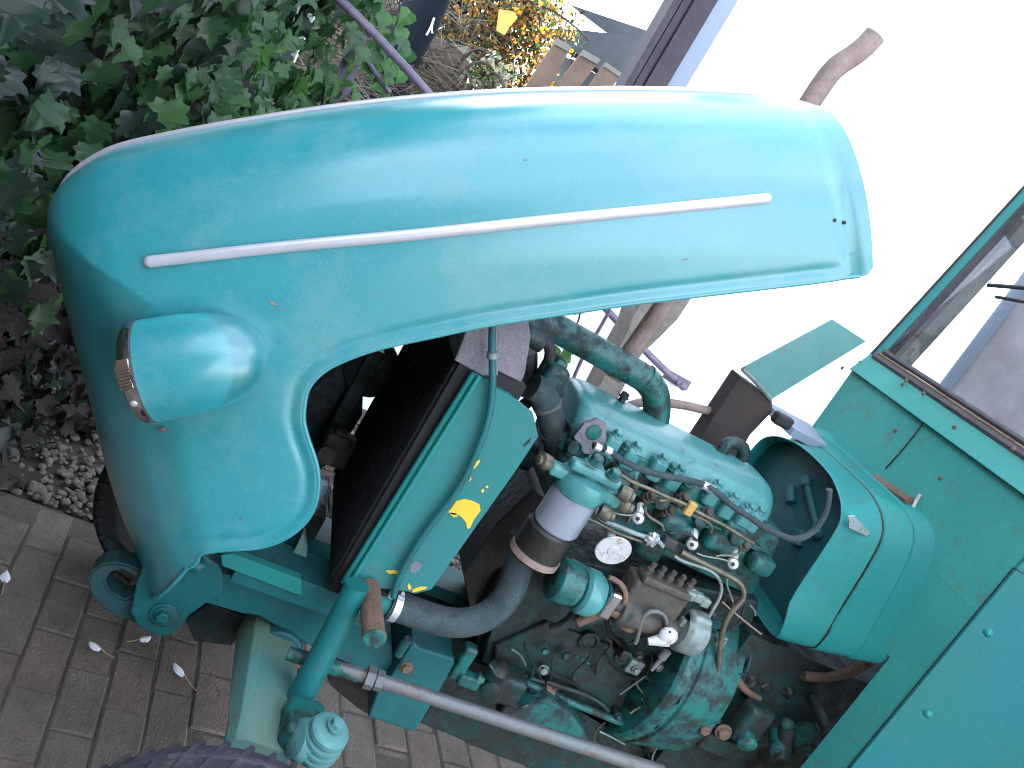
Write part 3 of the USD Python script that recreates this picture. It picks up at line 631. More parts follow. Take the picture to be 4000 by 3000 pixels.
def flakepatch(pts, y, thick=.0012):
    pg = Polygon(qs(pts, y=y)[:, [0, 2]]).buffer(0); pg = pg if pg.geom_type == 'Polygon' else max(pg.geoms, key=lambda g: g.area)
    return slab(np.array(pg.exterior.coords[:-1]), y, y + thick)
obj('bare_patch', flakepatch([(975, 1098), (985, 1083), (1003, 1078), (1020, 1082), (1036, 1090), (1038, 1104), (1024, 1122), (1016, 1140), (1010, 1143), (1006, 1128), (1000, 1120), (990, 1112), (978, 1112), (968, 1106)], -.2512), 'yellow_paint', RAD)
for c, a, b, rot in (((1029, 1003), 4, 11, .5), ((1016, 1035), 2, 5, .4), ((1043, 1060), 3, 5, .2), ((1052, 1052), 4, 3, 0), ((847, 1236), 13, 5, .1), ((980, 1113), 8, 4, .4), ((905, 1273), 16, 4, -.25), ((884, 1268), 4, 7, -.5)):
    obj('bare_patch', flakepatch(ragged(c, a, b, 10, .4, rot), -.2512), 'yellow_paint', RAD)
obj('scratch', flakepatch(ragged((1139, 957), 12, 3, 12, .5, -.75), -.2512), 'oil_black', RAD)
obj('scratch', flakepatch(ragged((897, 1226), 12, 14, 14, .4, .2), -.2508), 'dusty', RAD)
obj('top_tank', [qslab([(1074, 690), (1141, 690), (1147, 728), (1134, 808), (1111, 858), (1068, 845)], -.215, .21, .006), qslab([(1013, 690), (1075, 690), (1076, 812), (1042, 812), (1022, 801), (982, 779), (1000, 735)], -.235, .2, .006)], 'dusty', RAD, label='dusty grey radiator top tank')
obj('overflow_pipe', tube([q(1065, 690, y=-.262), q(1064, 800, y=-.262), q(1062, 860, y=-.262), q(1050, 920, y=-.262), q(1030, 975, y=-.262), q(985, 1062, y=-.262), q(930, 1135, y=-.262), q(893, 1190, y=-.262), q(868, 1235, y=-.262), q(850, 1290, y=-.262)], .0066, 12), 'frame_paint', RAD)
obj('pipe_clip', cyl(q(1064, 760, y=-.262), q(1064, 772, y=-.262), .010), 'grey_pipe', RAD)
# fins of the core's front
for k in range(22):
    y = -.22 + k * .0205; obj('fin', box(.3995, .4055, y, y + .004, .60, 1.08), 'black_core', RAD, smooth=False)
obj('lower_bracket', qslab([(742, 1262), (792, 1262), (812, 1290), (790, 1330), (735, 1310)], -.262, -.24, .003), 'cab_paint', RAD)
# shroud behind the radiator, inside the tipped bonnet
obj('front_support', [box(.30, .40, .05, .22, .50, .56), box(.33, .36, .16, .22, .45, .92)], 'engine_paint_dark', TR)
obj('dusty_bracket', [rbox(q(728, 968, y=.12), [.07, .05, .075], .012), cyl(q(690, 1000, y=.12), q(742, 930, y=.12), .014), cyl(q(700, 985, y=.10), q(706, 985, y=.06), .02)], 'pump_metal', TR)
obj('cross_rod', cyl(q(676, 1018, y=-.1), q(716, 1024, y=-.05), .007), 'rust_pink', TR)
obj('thin_stay', tube(qs([(782, 1125), (790, 1180), (805, 1240)], y=-.2), .0035, 6), 'frame_paint', TR)

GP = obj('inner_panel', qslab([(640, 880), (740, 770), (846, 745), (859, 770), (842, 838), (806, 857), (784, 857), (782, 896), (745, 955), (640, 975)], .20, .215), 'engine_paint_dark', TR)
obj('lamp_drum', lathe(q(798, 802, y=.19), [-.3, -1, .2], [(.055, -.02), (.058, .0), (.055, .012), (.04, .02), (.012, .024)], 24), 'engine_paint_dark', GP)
# ---- frame rail, front bracket, tow hook, axle, strut
FRM = obj('frame_rail', qslab([(476, 1240), (530, 1243), (651, 1282), (717, 1314), (800, 1362), (846, 1396), (850, 1445), (810, 1460), (682, 1402), (560, 1331), (521, 1325), (444, 1303), (455, 1262)], -.175, -.05, .005), 'frame_paint', TR)
obj('flange', sheet(qs([(477, 1200), (502, 1196), (650, 1252), (652, 1284), (646, 1286), (480, 1222)], y=-.205), .02), 'cab_paint', FRM)
obj('web', box(.24, .47, -.20, -.10, .505, .56), 'frame_paint', FRM)
obj('far_rail', box(.15, 1.3, .06, .17, .41, .50), 'frame_paint', FRM)
obj('far_flange', qslab([(628, 1205), (655, 1150), (662, 1205), (664, 1280), (640, 1270)], -.12, -.08), 'axle_paint', FRM)
BRK = obj('front_bracket', qslab([(294, 1262), (287, 1298), (280, 1322), (298, 1353), (330, 1371), (352, 1375), (376, 1368), (394, 1352), (408, 1330), (446, 1303), (480, 1285), (482, 1246), (473, 1222), (440, 1200), (427, 1206), (413, 1224), (385, 1245), (350, 1240), (308, 1225)], -.185, -.155, .006), 'frame_paint', TR)
obj('pivot_bolt', [lathe(q(354, 1327, y=-.185), [0, -1, 0], [(.026, 0), (.026, .003), (.022, .005)], 24), hexbolt(q(354, 1327, y=-.190), [0, -1, 0], .013, .012)], 'frame_paint', BRK)
obj('upper_lug', [blob(q(425, 1222, y=-.20), [.018, .012, .014], 2, .2, 6, 8), cyl(q(400, 1243, y=-.2), q(440, 1216, y=-.2), .006)], 'frame_paint', BRK)
_ho = [(310, 1236), (280, 1222), (250, 1216), (221, 1218), (195, 1236), (187, 1262), (198, 1290), (226, 1318), (262, 1337), (300, 1350), (318, 1300)]
_hh = [(238, 1238), (262, 1231), (288, 1244), (298, 1262), (292, 1290), (268, 1296), (236, 1276), (226, 1256)]
_hy = -.168
_hp = Polygon(qs(_ho, y=_hy)[:, [0, 2]], [qs(_hh, y=_hy)[:, [0, 2]]]).buffer(0).buffer(.004).buffer(-.004)
_hm = []
for _o, _d in ((0., .0), (.0025, .004)):
    _t = trimesh.creation.extrude_polygon(_hp.buffer(-.004 + _o * 1.6), .048 - 2 * _d, engine='earcut'); _v = _t.vertices
    _t.vertices = np.stack([_v[:, 0], _hy + _d + _v[:, 2], _v[:, 1]], 1); _t.invert(); _hm.append(_t)
obj('tow_hook', _hm, 'hook_paint', TR, smooth=30, label='dark thick tow hook at the nose')
for i, off in ((0, 0),):
    obj('curved_guard', tube(qs([(231, 1160), (262, 1195), (300, 1228), (345, 1250)], y=.02), [.012, .016], 10), 'hook_paint', TR)
# axle beam towards the near wheel
a0 = np.array([.325, -.13, 0]); AXL = None
sec = [(.318, .30), (.318, .375), (.330, .408), (.345, .418), (.405, .416), (.425, .405), (.432, .385), (.432, .30), (.42, .27), (.33, .27)]
rings = [[(x, y, max(z, .335 + .17 * max(0, -.14 - y)) + dz) for x, z in sec] for y, dz in ((.45, -.01), (.18, 0), (-.14, 0), (-.28, 0), (-.40, 0), (-.46, -.01))]
AXL = obj('front_axle', grid_mesh(rings), 'axle_paint', TR, smooth=30)
obj('axle_notch', lathe(q(633, 1448, y=-.24), [0, -1, 0], [(.024, 0), (.026, .004), (.014, .006), (.012, -.01)], 18), 'rust', AXL)
obj('axle_pivot', cyl([.39, -.19, .38], [.39, .1, .38], .05, 24, .004), 'frame_paint', AXL)
obj('dark_housing', qslab([(400, 1340), (452, 1305), (520, 1330), (545, 1345), (500, 1395), (420, 1385)], -.10, .1, .005), 'engine_paint_dark', TR)
obj('axle_shade_slab', qslab([(700, 1452), (760, 1452), (800, 1470), (835, 1492), (800, 1548), (772, 1530), (735, 1500), (712, 1480)], -.11, -.02, .006), 'oil_black', AXL)  # black slab added for the shaded void under the frame
# strut in front of the axle
ST = obj('steering_strut', tube([q(772, 1262, y=-.31), q(740, 1330, y=-.315), q(672, 1462, y=-.33), q(596, 1612, y=-.345)], [.0225, .0245, .026], 20), 'strut_paint', TR, smooth=60)
PIN = obj('hinge_pin', lathe([.462, -.255, .632], [.045, -1, -.0], [(.0190, 0), (.0200, .004), (.0200, .135), (.0215, .139), (.0215, .147)], 22), 'rust', TR, label='rusty stub pin pointing outwards')
e_ = np.array([.462, -.255, .632]) + np.array([.045, -1, 0]) / np.linalg.norm([.045, -1, 0]) * .1472
obj('end_cap', lathe(e_, [.045, -1, 0], [(.0202, 0), (.0202, .002), (.018, .0035)], 22), 'engine_paint', PIN)
# steering drag link
d0, d1 = q(690, 1432, y=-.305), q(1430, 1668, y=-.395)
LINK = obj('drag_link', tube([d0, q(800, 1464, y=-.318), d1], [.0115, .0135, .0145], 16, smooth=False), 'bare_steel', TR, smooth=60)
dd = (d1 - d0) / np.linalg.norm(d1 - d0)
obj('threaded_end', cyl(d0 - dd * .06, d0 + dd * .075, .0135), 'engine_paint', LINK)
obj('lock_nut', [lathe(q(790, 1461, y=-.317), dd, [(.022, 0), (.022, .016)], 6), lathe(q(790, 1461, y=-.317) + dd * .019, dd, [(.0195, 0), (.0195, .014)], 6)], 'bare_steel', LINK, smooth=False)
# king pin top with its ribbed boot
kc = q(736, 1556, y=-.47); kd = np.array([.10, -.22, 1.]); kd /= np.linalg.norm(kd)
KP = obj('king_pin', lathe(kc - kd * .085, kd, [(r * .86, h * .92) for r, h in [(.034, -.02), (.047, .0), (.049, .004), (.049, .009), (.040, .012), (.040, .015), (.047, .018), (.0475, .025), (.038, .028), (.038, .031), (.0445, .034), (.0445, .041), (.036, .044), (.036, .047), (.041, .050), (.0405, .058), (.036, .063), (.031, .066), (.016, .068)]], 32), 'boot_paint', TR, smooth=30, label='pale ribbed cap on the near king pin')
obj('grease_nut', hexbolt(kc - kd * .018, kd, .011, .011), 'boot_paint', KP)
obj('side_cap', lathe(kc + [-.036, .015, -.075], [-1, -.25, .1], [(.036, -.02), (.038, .0), (.032, .012), (.012, .018)], 20), 'boot_paint', KP)
obj('knuckle', rbox(kc + [-.035, .06, -.085], [.07, .09, .06], .015), 'engine_paint', KP)

# ---- front wheels
def tyre(name, c, R, W, tread, mt='tyre_rubber', steer=0., label=None):
    prof = []
    for a in np.linspace(-1, 1, 15):
        prof.append((R - .075 * R * abs(a) ** 3.2 - (.10 * R if abs(a) > .95 else 0), a * W / 2))
    prof = [(R * .62, -W * .36), (R * .78, -W * .50)] + prof + [(R * .78, W * .50), (R * .62, W * .36)]
    d = np.array([math.sin(steer), math.cos(steer), 0])
    T = obj(name, lathe(np.zeros(3) + c, d, prof, 72), mt, TR, smooth=40, label=label)
    tr = []; _, a, b = frame(d)
    for k in range(tread):
        g0 = k * 2 * math.pi / tread
        for s in (-1, 1):
            pts = []
            for u in np.linspace(0, 1, 5):
                g = g0 + s * .0 + (.5 * math.pi / tread if s > 0 else 0) + u * .16
                rr = R - .075 * R * (u * .97) ** 3.2 - .0015
                pts.append(np.asarray(c) + d * s * (.006 + u * W * .47) + rr * (math.cos(g) * a + math.sin(g) * b))
            tr.append(tube(pts, .0055, 6, smooth=False))
    for x in (-.25, 0, .25): tr.append(tube([np.asarray(c) + d * x * W + (R - .001) * (math.cos(g) * a + math.sin(g) * b) for g in np.linspace(0, 2 * math.pi, 73)], .0055, 6, smooth=False, caps=False))
    obj('tread', tr, mt, T)
    obj('wheel_rim', lathe(c, d, [(.02, -.02), (R * .3, -.02), (R * .45, -.01), (R * .56, -W * .3), (R * .66, -W * .38), (R * .66, W * .38), (R * .56, W * .3), (R * .4, .01), (.02, .01)], 40), 'frame_paint', T, smooth=40)
    return T
tyre('front_tyre', [.352, -.62, .232], .246, .175, 38, label='near front tyre with worn tread', steer=.0)
tyre('front_tyre', [.228, .43, .265], .285, .14, 34, 'rubber')

# ---- engine
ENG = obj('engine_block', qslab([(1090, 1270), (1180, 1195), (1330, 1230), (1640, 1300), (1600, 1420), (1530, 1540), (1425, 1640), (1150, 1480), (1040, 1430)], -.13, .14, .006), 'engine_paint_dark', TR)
obj('lower_face', qslab([(1070, 1395), (1180, 1345), (1330, 1400), (1380, 1440), (1330, 1560), (1160, 1490), (1068, 1440)], -.142, -.12, .006), 'engine_paint_dark', ENG)
obj('core_plug', lathe(q(1345, 1417, y=-.142), [0, -1, 0], [(.020, 0), (.020, .006), (.015, .007), (.012, .002)], 20), 'engine_paint', ENG)
obj('core_plug', lathe(q(1272, 1385, y=-.142), [0, -1, 0], [(.024, 0), (.024, .005), (.018, .006), (.015, .001)], 20), 'engine_paint_dark', ENG)
obj('casting_mark', [box(*[float(t) for t in (p[0], p[0] + .012, -.1445, -.14, p[2], p[2] + .006)]) for p in qs([(1215, 1408), (1228, 1412), (1240, 1418), (1252, 1424), (1264, 1432), (1276, 1440)], y=-.142)], 'engine_paint', ENG)
HEAD = obj('cylinder_head', qslab([(1236, 930), (1300, 945), (1650, 1125), (1688, 1150), (1680, 1180), (1625, 1290), (1260, 1120), (1180, 1080)], -.105, .13, .006), 'engine_paint', TR)
# rocker cover: a rounded lid along the head
ra, rb = np.array([.722, 0, .985]), np.array([1.228, 0, .985]); cs_ = []
W2, Hc = .112, .105
for a in np.linspace(0, math.pi, 19):
    cs_.append((-W2 * np.sign(math.cos(a)) * abs(math.cos(a)) ** .62, Hc * math.sin(a) ** .75))
cs_ = [(-W2, -.012)] + cs_ + [(W2, -.012)]
rings = []
for x, sc in ((.712, .80), (.716, .90), (.726, .965), (.745, 1), (.80, 1), (1.19, 1), (1.207, .985), (1.218, .95), (1.226, .88)):
    rings.append([(x, y * (.35 + .65 * sc) + .012, .985 + z * sc) for y, z in cs_])
RC = obj('rocker_cover', grid_mesh(rings), 'engine_paint_light', TR, smooth=50, label='pale turquoise rounded rocker cover')
obj('cover_flange', box(.715, 1.232, -.118, .138, .962, .975), 'engine_paint', RC)
for (u, v) in ((1341, 946), (1383, 972), (1441, 998), (1478, 1022), (1561, 1054), (1596, 1082), (1631, 1106), (1652, 1112)):
    obj('cover_bolt', [lathe(q(u, v, y=-.128) + [0, .02, -.004], [0, -.45, 1], [(.013, -.02), (.012, .0), (.009, .004)], 14), hexbolt(q(u, v, y=-.128) + [0, .02, -.004], [0, -.45, 1], .0095, .010), rbox(q(u, v, y=-.128) + [0, .022, -.03], [.034, .03, .05], .008)], 'engine_paint_light', RC)
for x in (.83, 1.10): obj('cover_knob', [lathe([x, .03, 1.083], [0, 0, 1], [(.014, 0), (.014, .006), (.008, .008), (.008, .02)], 14), hexbolt([x, .03, 1.1], [0, 0, 1], .009, .01)], 'engine_paint_dark', RC)
obj('breather_elbow', tube([[1.115, .04, 1.085], [1.115, .045, 1.105], [1.135, .05, 1.118], [1.165, .05, 1.112], [1.175, .05, 1.09]], .015, 12), 'engine_paint_dark', RC)
for x in (.79, .88, .97, 1.06, 1.15):
    obj('cover_rib', tube([[x, -.112, .974], [x, -.104, 1.01], [x + .01, -.094, 1.034]], [.011, .004], 8), 'engine_paint_light', RC)
# lifting eye at the front of the head
eye = qslab([(1240, 945), (1262, 915), (1290, 905), (1310, 915), (1310, 950), (1296, 985), (1262, 980)], -.118, -.110, .002)
LE = obj('lifting_eye', eye, 'dusty', HEAD, label='dusty plate with round hole')
obj('eye_hole', lathe(q(1283, 934, y=-.118), [0, -1, 0], [(.0165, 0), (.0165, .001), (.0, .0012)], 20), 'engine_paint', HEAD)
for (u, v) in ((1241, 968), (1295, 993)): obj('core_plug', lathe(q(u, v, y=-.125), [0, -1, .2], [(.0155, -.02), (.0155, .004), (.0125, .006), (.0115, .001)], 18), 'engine_paint', HEAD)
# rocker pedestals and studs along the head's near face
hp_ = np.random.default_rng(3)
for i, (u, v) in enumerate(((1350, 965), (1372, 985), (1450, 1010), (1485, 1045), (1530, 1060), (1570, 1085), (1610, 1115))):
    p = q(u, v, y=-.11); obj('head_stud', [lathe(p, [0, -.5, 1], [(.012, -.035), (.010, -.005)], 10), hexbolt(p, [0, -.5, 1], .0085, .010)], 'engine_paint', HEAD)
for i, (u, v) in enumerate(((1345, 1010), (1430, 1050), (1515, 1090), (1590, 1130))):
    p = q(u, v, y=-.105)
    obj('port_boss', [rbox(p + [0, -.004, -.02], [.058, .04, .05], .012), lathe(p + [.0, -.025, -.02], [0, -1, .2], [(.018, 0), (.018, .012), (.012, .014)], 16)], 'engine_paint', HEAD)
for i, (u, v) in enumerate(((1450, 1125), (1475, 1145), (1545, 1165), (1575, 1185), (1640, 1215), (1400, 1180))):
    obj('manifold_boss', rbox(q(u, v, y=-.118), [.062, .05, .045], .014), 'engine_paint', HEAD)
for (u, v) in ((1440, 1105), (1520, 1110), (1400, 1075), (1600, 1180), (1470, 1078), (1360, 1050)):
    p = q(u, v, y=-.128); obj('injector_body', [lathe(p, [0, -.75, .66], [(.013, -.03), (.013, 0), (.009, .003), (.009, .016)], 12), hexbolt(p + [0, -.008, .008], [0, -.75, .66], .010, .010)], 'pump_metal', HEAD)
# injector cap nuts
for (u, v) in ((1381, 1124), (1498, 1180), (1586, 1222)):
    p = q(u, v, y=-.165)
    CN = obj('cap_nut', lathe(p + [0, .01, 0], [-.42, -.86, .18], [(.0065, -.03), (.0065, -.004), (.0125, -.002), (.0138, .004), (.011, .010), (.005, .012)], 16), 'zinc', TR)
    obj('cap_slot', lathe(p + np.array([-.42, -.86, .18]) * .0125 + [0, .01, 0], [-.42, -.86, .18], [(.0045, 0), (.003, .0006)], 10), 'oil_black', CN)
    obj('cap_base', tube([p + [.0, .03, .02], p + [0, .016, .012], p + [0, .012, .004]], .008, 8), 'white_plastic', CN)
# pipes
def pipe(name, pts, y, rad, m, sides=8):
    y = np.interp(np.linspace(0, 1, len(pts)), np.linspace(0, 1, np.size(y)), np.atleast_1d(y))
    return obj(name, tube([q(u, v, y=b) for (u, v), b in zip(pts, y)], rad, sides), m, TR, smooth=60)
pipe('fuel_pipe', [(1326, 1027), (1338, 1024), (1351, 1032), (1401, 1055), (1440, 1073), (1481, 1090), (1506, 1105), (1568, 1137), (1600, 1157), (1628, 1173)], [-.165, -.16], .0042, 'brass_pipe')
pipe('fuel_pipe', [(1424, 1082), (1441, 1079), (1476, 1094), (1496, 1112), (1526, 1125), (1538, 1140), (1536, 1150)], [-.16, -.15], .004, 'brass_pipe')
pipe('fuel_pipe', [(1318, 1084), (1351, 1100), (1361, 1115), (1356, 1128)], [-.175, -.16], .0038, 'brass_pipe')
pipe('fuel_pipe', [(1393, 1092), (1396, 1110), (1411, 1122), (1431, 1135), (1434, 1146)], [-.15, -.15], .004, 'brass_pipe')
pipe('fuel_pipe', [(1296, 1080), (1288, 1105), (1296, 1118), (1331, 1135), (1380, 1155), (1424, 1171), (1432, 1180)], [-.19, -.185], .0052, 'grey_pipe')
pipe('fuel_pipe', [(1271, 1120), (1300, 1134), (1331, 1150), (1375, 1166), (1406, 1178)], [-.19, -.18], .0038, 'brass_pipe')
pipe('fuel_pipe', [(1471, 1192), (1531, 1222), (1581, 1248), (1600, 1262), (1607, 1280), (1604, 1295), (1590, 1310), (1575, 1330), (1562, 1360), (1556, 1395), (1554, 1425), (1550, 1460)], [-.18, -.20], .0066, 'brass_pipe')
pipe('fuel_pipe', [(1456, 1200), (1506, 1222), (1551, 1247), (1559, 1270), (1554, 1292), (1543, 1312), (1530, 1335)], [-.18, -.20], .004, 'grey_pipe')
pipe('thin_wire', [(1301, 1090), (1321, 1105), (1351, 1113), (1375, 1112)], -.18, .0018, 'grey_pipe', 6)
pipe('thin_wire', [(1505, 1195), (1525, 1202), (1560, 1208), (1580, 1216)], -.175, .002, 'grey_pipe', 6)
pipe('thin_wire', [(1446, 1152), (1470, 1150), (1495, 1158), (1505, 1168)], -.165, .003, 'rubber', 6)
pipe('thin_wire', [(1570, 1252), (1572, 1270), (1580, 1290), (1583, 1300)], -.2, .0022, 'grey_pipe', 6)
pipe('thin_wire', [(1546, 1202), (1575, 1200), (1596, 1196), (1600, 1180)], -.16, .0028, 'brass_pipe', 6)
pipe('thin_wire', [(1620, 1308), (1628, 1316), (1632, 1330)], -.2, .0022, 'grey_pipe', 6)
pipe('thin_wire', [(1560, 1300), (1600, 1335), (1645, 1370)], -.19, .0022, 'rust_pink', 6)
pipe('thin_wire', [(1441, 1430), (1439, 1455), (1424, 1490), (1422, 1520), (1436, 1545), (1443, 1570), (1430, 1600), (1415, 1622), (1412, 1655)], [-.165, -.17], .0024, 'grey_pipe', 6)
pipe('thin_wire', [(1395, 1460), (1370, 1478), (1340, 1500)], -.16, .0022, 'grey_pipe', 6)
pipe('return_hose', [(1281, 962), (1313, 973), (1346, 995), (1381, 1012), (1431, 1027), (1496, 1040), (1526, 1050), (1551, 1065), (1581, 1092), (1631, 1125), (1655, 1142), (1684, 1155), (1713, 1164), (1748, 1154), (1774, 1126), (1787, 1092), (1791, 1057)], [-.15, -.15, -.16, -.20, -.19], .0068, 'hose_cloth', 12)
for (u, v) in ((1313, 973), (1523, 1049), (1290, 966), (1536, 1056)): obj('hose_ferrule', cyl(q(u - 6, v - 3, y=-.153), q(u + 6, v + 3, y=-.153), .0088, 10), 'zinc', TR)
obj('pipe_clamp', rbox(q(1490, 1098, y=-.165), [.020, .014, .032], .004), 'tan_plastic', TR, label='amber plastic clamp on the fuel pipes')
obj('dark_clip', rbox(q(1445, 1172, y=-.17), [.035, .02, .026], .006), 'rubber', TR)
obj('star_knob', blob(q(1408, 1165, y=-.19), [.014, .012, .014], 2, .8, 9, 4), 'zinc', TR)
# round disc cap and fuel filter
DC = obj('disc_cap', lathe(q(1324, 1186, y=-.215), [-.02, -.97, -.22], [(.010, -.05), (.010, 0), (.0355, .002), (.0365, .004), (.035, .006), (.012, .0058), (.011, .0072), (.004, .0072)], 36), 'white_plastic', TR, smooth=40, label='round pale cap with rusty stains')
fa = q(1262, 1038, y=-.20); fb = np.array([fa[0] - .0, fa[1], fa[2] - .21]); fax = np.array([0, 0, -1.])
FF = obj('fuel_filter', lathe(fa, fax, [(.046, .030), (.0475, .034), (.0475, .105), (.044, .111), (.030, .113)], 36), 'filter_bowl', TR, smooth=40, label='grey fuel filter bowl with black base')
obj('filter_head', [lathe(fa, fax, [(.020, -.040), (.024, -.035), (.026, -.016), (.050, -.008), (.053, .004), (.053, .018), (.049, .024), (.049, .030)], 36), rbox(fa + [-.055, -.005, .0], [.05, .03, .026], .008), rbox(fa + [.058, -.005, -.006], [.05, .034, .03], .008), rbox(fa + [.0, -.02, .03], [.11, .03, .022], .008)], 'engine_paint_light', FF)
for c in ([-.095, -.006, .004], [.100, -.006, -.010], [.075, -.03, .02], [.06, -.034, -.03]):
    obj('banjo_bolt', lathe(fa + c, [np.sign(c[0]), -.3, 0], [(.014, -.014), (.016, -.004), (.016, .006), (.010, .010), (.010, .016), (.004, .018)], 12), 'brass_pipe', FF)
for c in ([-.018, -.03, .052], [.030, -.03, .042]): obj('cap_bolt', hexbolt(fa + c, [0, -.3, 1], .012, .012), 'engine_paint', FF)
obj('filter_base', lathe(fa + [-.004, 0, 0], fax, [(.044, .112), (.050, .118), (.050, .185), (.044, .193), (.02, .196)], 32), 'oil_black', FF)
obj('base_strap', lathe(fa + [-.004, 0, 0], fax, [(.0505, .172), (.0530, .172), (.0530, .186), (.0505, .186)], 32), 'rust_pink', FF)
# injection pump along the engine's flank
ia, ib = q(1200, 1252, y=-.205), q(1520, 1392, y=-.205); ib[2] = ia[2] = (ia[2] + ib[2]) / 2 ; idr = np.array([1., 0, 0]); iL = ib[0] - ia[0]
IPm = obj('injection_pump', lathe(ia + idr * .155, idr, [(.030, 0), (.034, .01), (.034, .05), (.030, .06), (.030, .11), (.026, .125), (.026, .16), (.02, .165)], 24), 'pump_metal', TR, smooth=35)
obj('pump_housing', [rbox(ia + [.215, .015, .045], [.135, .06, .075], .012), rbox(ia + [.215, .0, .088], [.12, .045, .018], .006)], 'pump_metal', IPm)
obj('drive_flange', lathe(ia + [-.01, 0, .01], idr, [(.034, 0), (.045, .006), (.047, .03), (.044, .055), (.036, .058)], 24), 'engine_paint', IPm)
obj('drive_flange', lathe(ia + [.054, 0, .006], idr, [(.040, 0), (.048, .006), (.048, .030), (.040, .046), (.030, .05)], 24), 'engine_paint_light', IPm)
obj('drive_dog', rbox(ia + [.118, -.012, .012], [.026, .05, .062], .006), 'chrome', IPm)
obj('drive_shaft', cyl(ia + [.05, 0, .005], ia + [.17, 0, .005], .022), 'oil_black', IPm)
for k in range(5):
    obj('delivery_valve', [lathe(ia + [.165 + .025 * k, .0, .094], [0, -.15, 1], [(.0085, 0), (.0085, .016), (.006, .018), (.006, .03)], 8)], 'pump_metal', IPm)
obj('governor', [lathe(ia + [.300, .0, .012], idr, [(.042, 0), (.05, .01), (.048, .05), (.03, .065)], 24), rbox(ia + [.325, -.012, .045], [.05, .04, .04], .01)], 'grey_pipe', IPm)
obj('arch_bracket', tube(qs([(1372, 1390), (1382, 1355), (1402, 1322), (1425, 1322), (1440, 1345), (1432, 1372)], y=-.235), .0045, 8), 'bare_steel', IPm)
obj('pump_lever', [blob(q(1443, 1374, y=-.25), [.021, .013, .020], 3, .06, 5, 1), lathe(q(1430, 1382, y=-.248), [-.8, 0, -.5], [(.016, -.012), (.007, .03)], 14)], 'white_plastic', IPm, label='pale teardrop lever')
obj('lever_hole', lathe(q(1447, 1365, y=-.2640), [0, -1, 0.1], [(.003, 0), (.002, .002)], 8), 'oil_black', IPm)
obj('drop_sleeve', lathe(q(1443, 1403, y=-.2), [-.05, 0, -1], [(.006, 0), (.0105, .003), (.0105, .024), (.006, .027), (.004, .06)], 12), 'dusty', IPm)
for u, v in ((1478, 1345), (1500, 1352), (1516, 1362), (1497, 1375), (1522, 1300), (1490, 1285), (1508, 1290)): obj('fitting', rbox(q(u, v, y=-.215), [.022, .018, .02], .004), 'grey_pipe', IPm)
obj('bright_fitting', [lathe(q(1486, 1280, y=-.20), [.8, -.2, .4], [(.009, 0), (.010, .01), (.007, .02)], 10), lathe(q(1510, 1288, y=-.2), [.8, 0, -.4], [(.008, 0), (.009, .012), (.006, .02)], 10)], 'zinc', IPm)
obj('support_arm', [tube(qs([(1290, 1270), (1262, 1300), (1225, 1345), (1188, 1362)], y=-.19), [.014, .011], 8), tube(qs([(1330, 1310), (1300, 1332), (1262, 1345)], y=-.20), [.010, .008], 8)], 'engine_paint_dark', IPm)
obj('rusty_arm', tube(qs([(1248, 1345), (1290, 1325), (1330, 1320), (1345, 1340), (1375, 1350)], y=-.215), [.010, .016], 10), 'rust', IPm)
obj('curved_arm', tube(qs([(1315, 1247), (1340, 1260), (1352, 1285), (1348, 1305)], y=-.22), [.005, .006], 8), 'rust', IPm)
# coolant hoses
LH = pipe('lower_hose', [(838, 1303), (880, 1318), (916, 1330), (979, 1345), (1039, 1336), (1090, 1298), (1115, 1242), (1126, 1195), (1132, 1150)], [-.225, -.22, -.20, -.16], .029, 'hose_cloth', 24)
hd = q(880, 1318, y=-.224) - q(838, 1303, y=-.225)
obj('hose_clamp', [lathe(q(851, 1308, y=-.225), hd, [(.0295, -.007), (.0312, -.007), (.0312, .007), (.0295, .007)], 28), rbox(q(846, 1284, y=-.245), [.012, .012, .016], .003)], 'zinc', LH)
obj('hose_stub', cyl(q(818, 1297, y=-.22), q(850, 1308, y=-.225), .0235), 'cab_paint', LH)
UH = pipe('upper_hose', [(1150, 835), (1170, 850), (1184, 880), (1192, 910), (1198, 940), (1206, 968)], [-.06, -.05], .028, 'hose_cloth', 20)
obj('hose_clamp', lathe(q(1197, 932, y=-.05), q(1198, 950, y=-.05) - q(1195, 915, y=-.05), [(.0282, -.006), (.0300, -.006), (.0300, .006), (.0282, .006)], 24), 'dusty', UH)
obj('hose_clamp', lathe(q(1181, 872, y=-.055), q(1187, 890, y=-.05) - q(1175, 860, y=-.06), [(.0282, -.006), (.0300, -.006), (.0300, .006), (.0282, .006)], 24), 'bare_steel', UH)
TH = obj('thermostat_housing', [rbox(q(1188, 818, y=.0), [.055, .07, .075], .015), lathe(q(1178, 850, y=.0), [0, 0, 1], [(.034, -.03), (.034, .02), (.025, .03)], 16), rbox(q(1202, 790, y=.02), [.03, .05, .04], .008)], 'engine_paint', TR)
pipe('curved_hose', [(1135, 725), (1165, 732), (1185, 745), (1189, 765), (1180, 795), (1168, 825), (1150, 858), (1130, 876)], [.0, .02], .0125, 'rubber', 14)
obj('hose_neck', tube(qs([(1125, 712), (1150, 728), (1172, 740)], y=-.02), .022, 14), 'engine_paint_dark', TR)
obj('air_cone', lathe(q(1128, 690, y=.02), q(1195, 735, y=.03) - q(1128, 690, y=.02), [(.05, -.02), (.047, .02), (.03, .06), (.026, .075)], 24), 'engine_paint_dark', TR)
obj('dark_hose', tube(qs([(1140, 760), (1140, 800), (1125, 850)], y=.03), .02, 12), 'rubber', TR)
pipe('intake_pipe', [(1175, 693), (1230, 725), (1281, 753), (1330, 781), (1370, 804), (1400, 825), (1415, 850), (1419, 880), (1414, 915)], [.06, .06], .0305, 'engine_paint', 24)
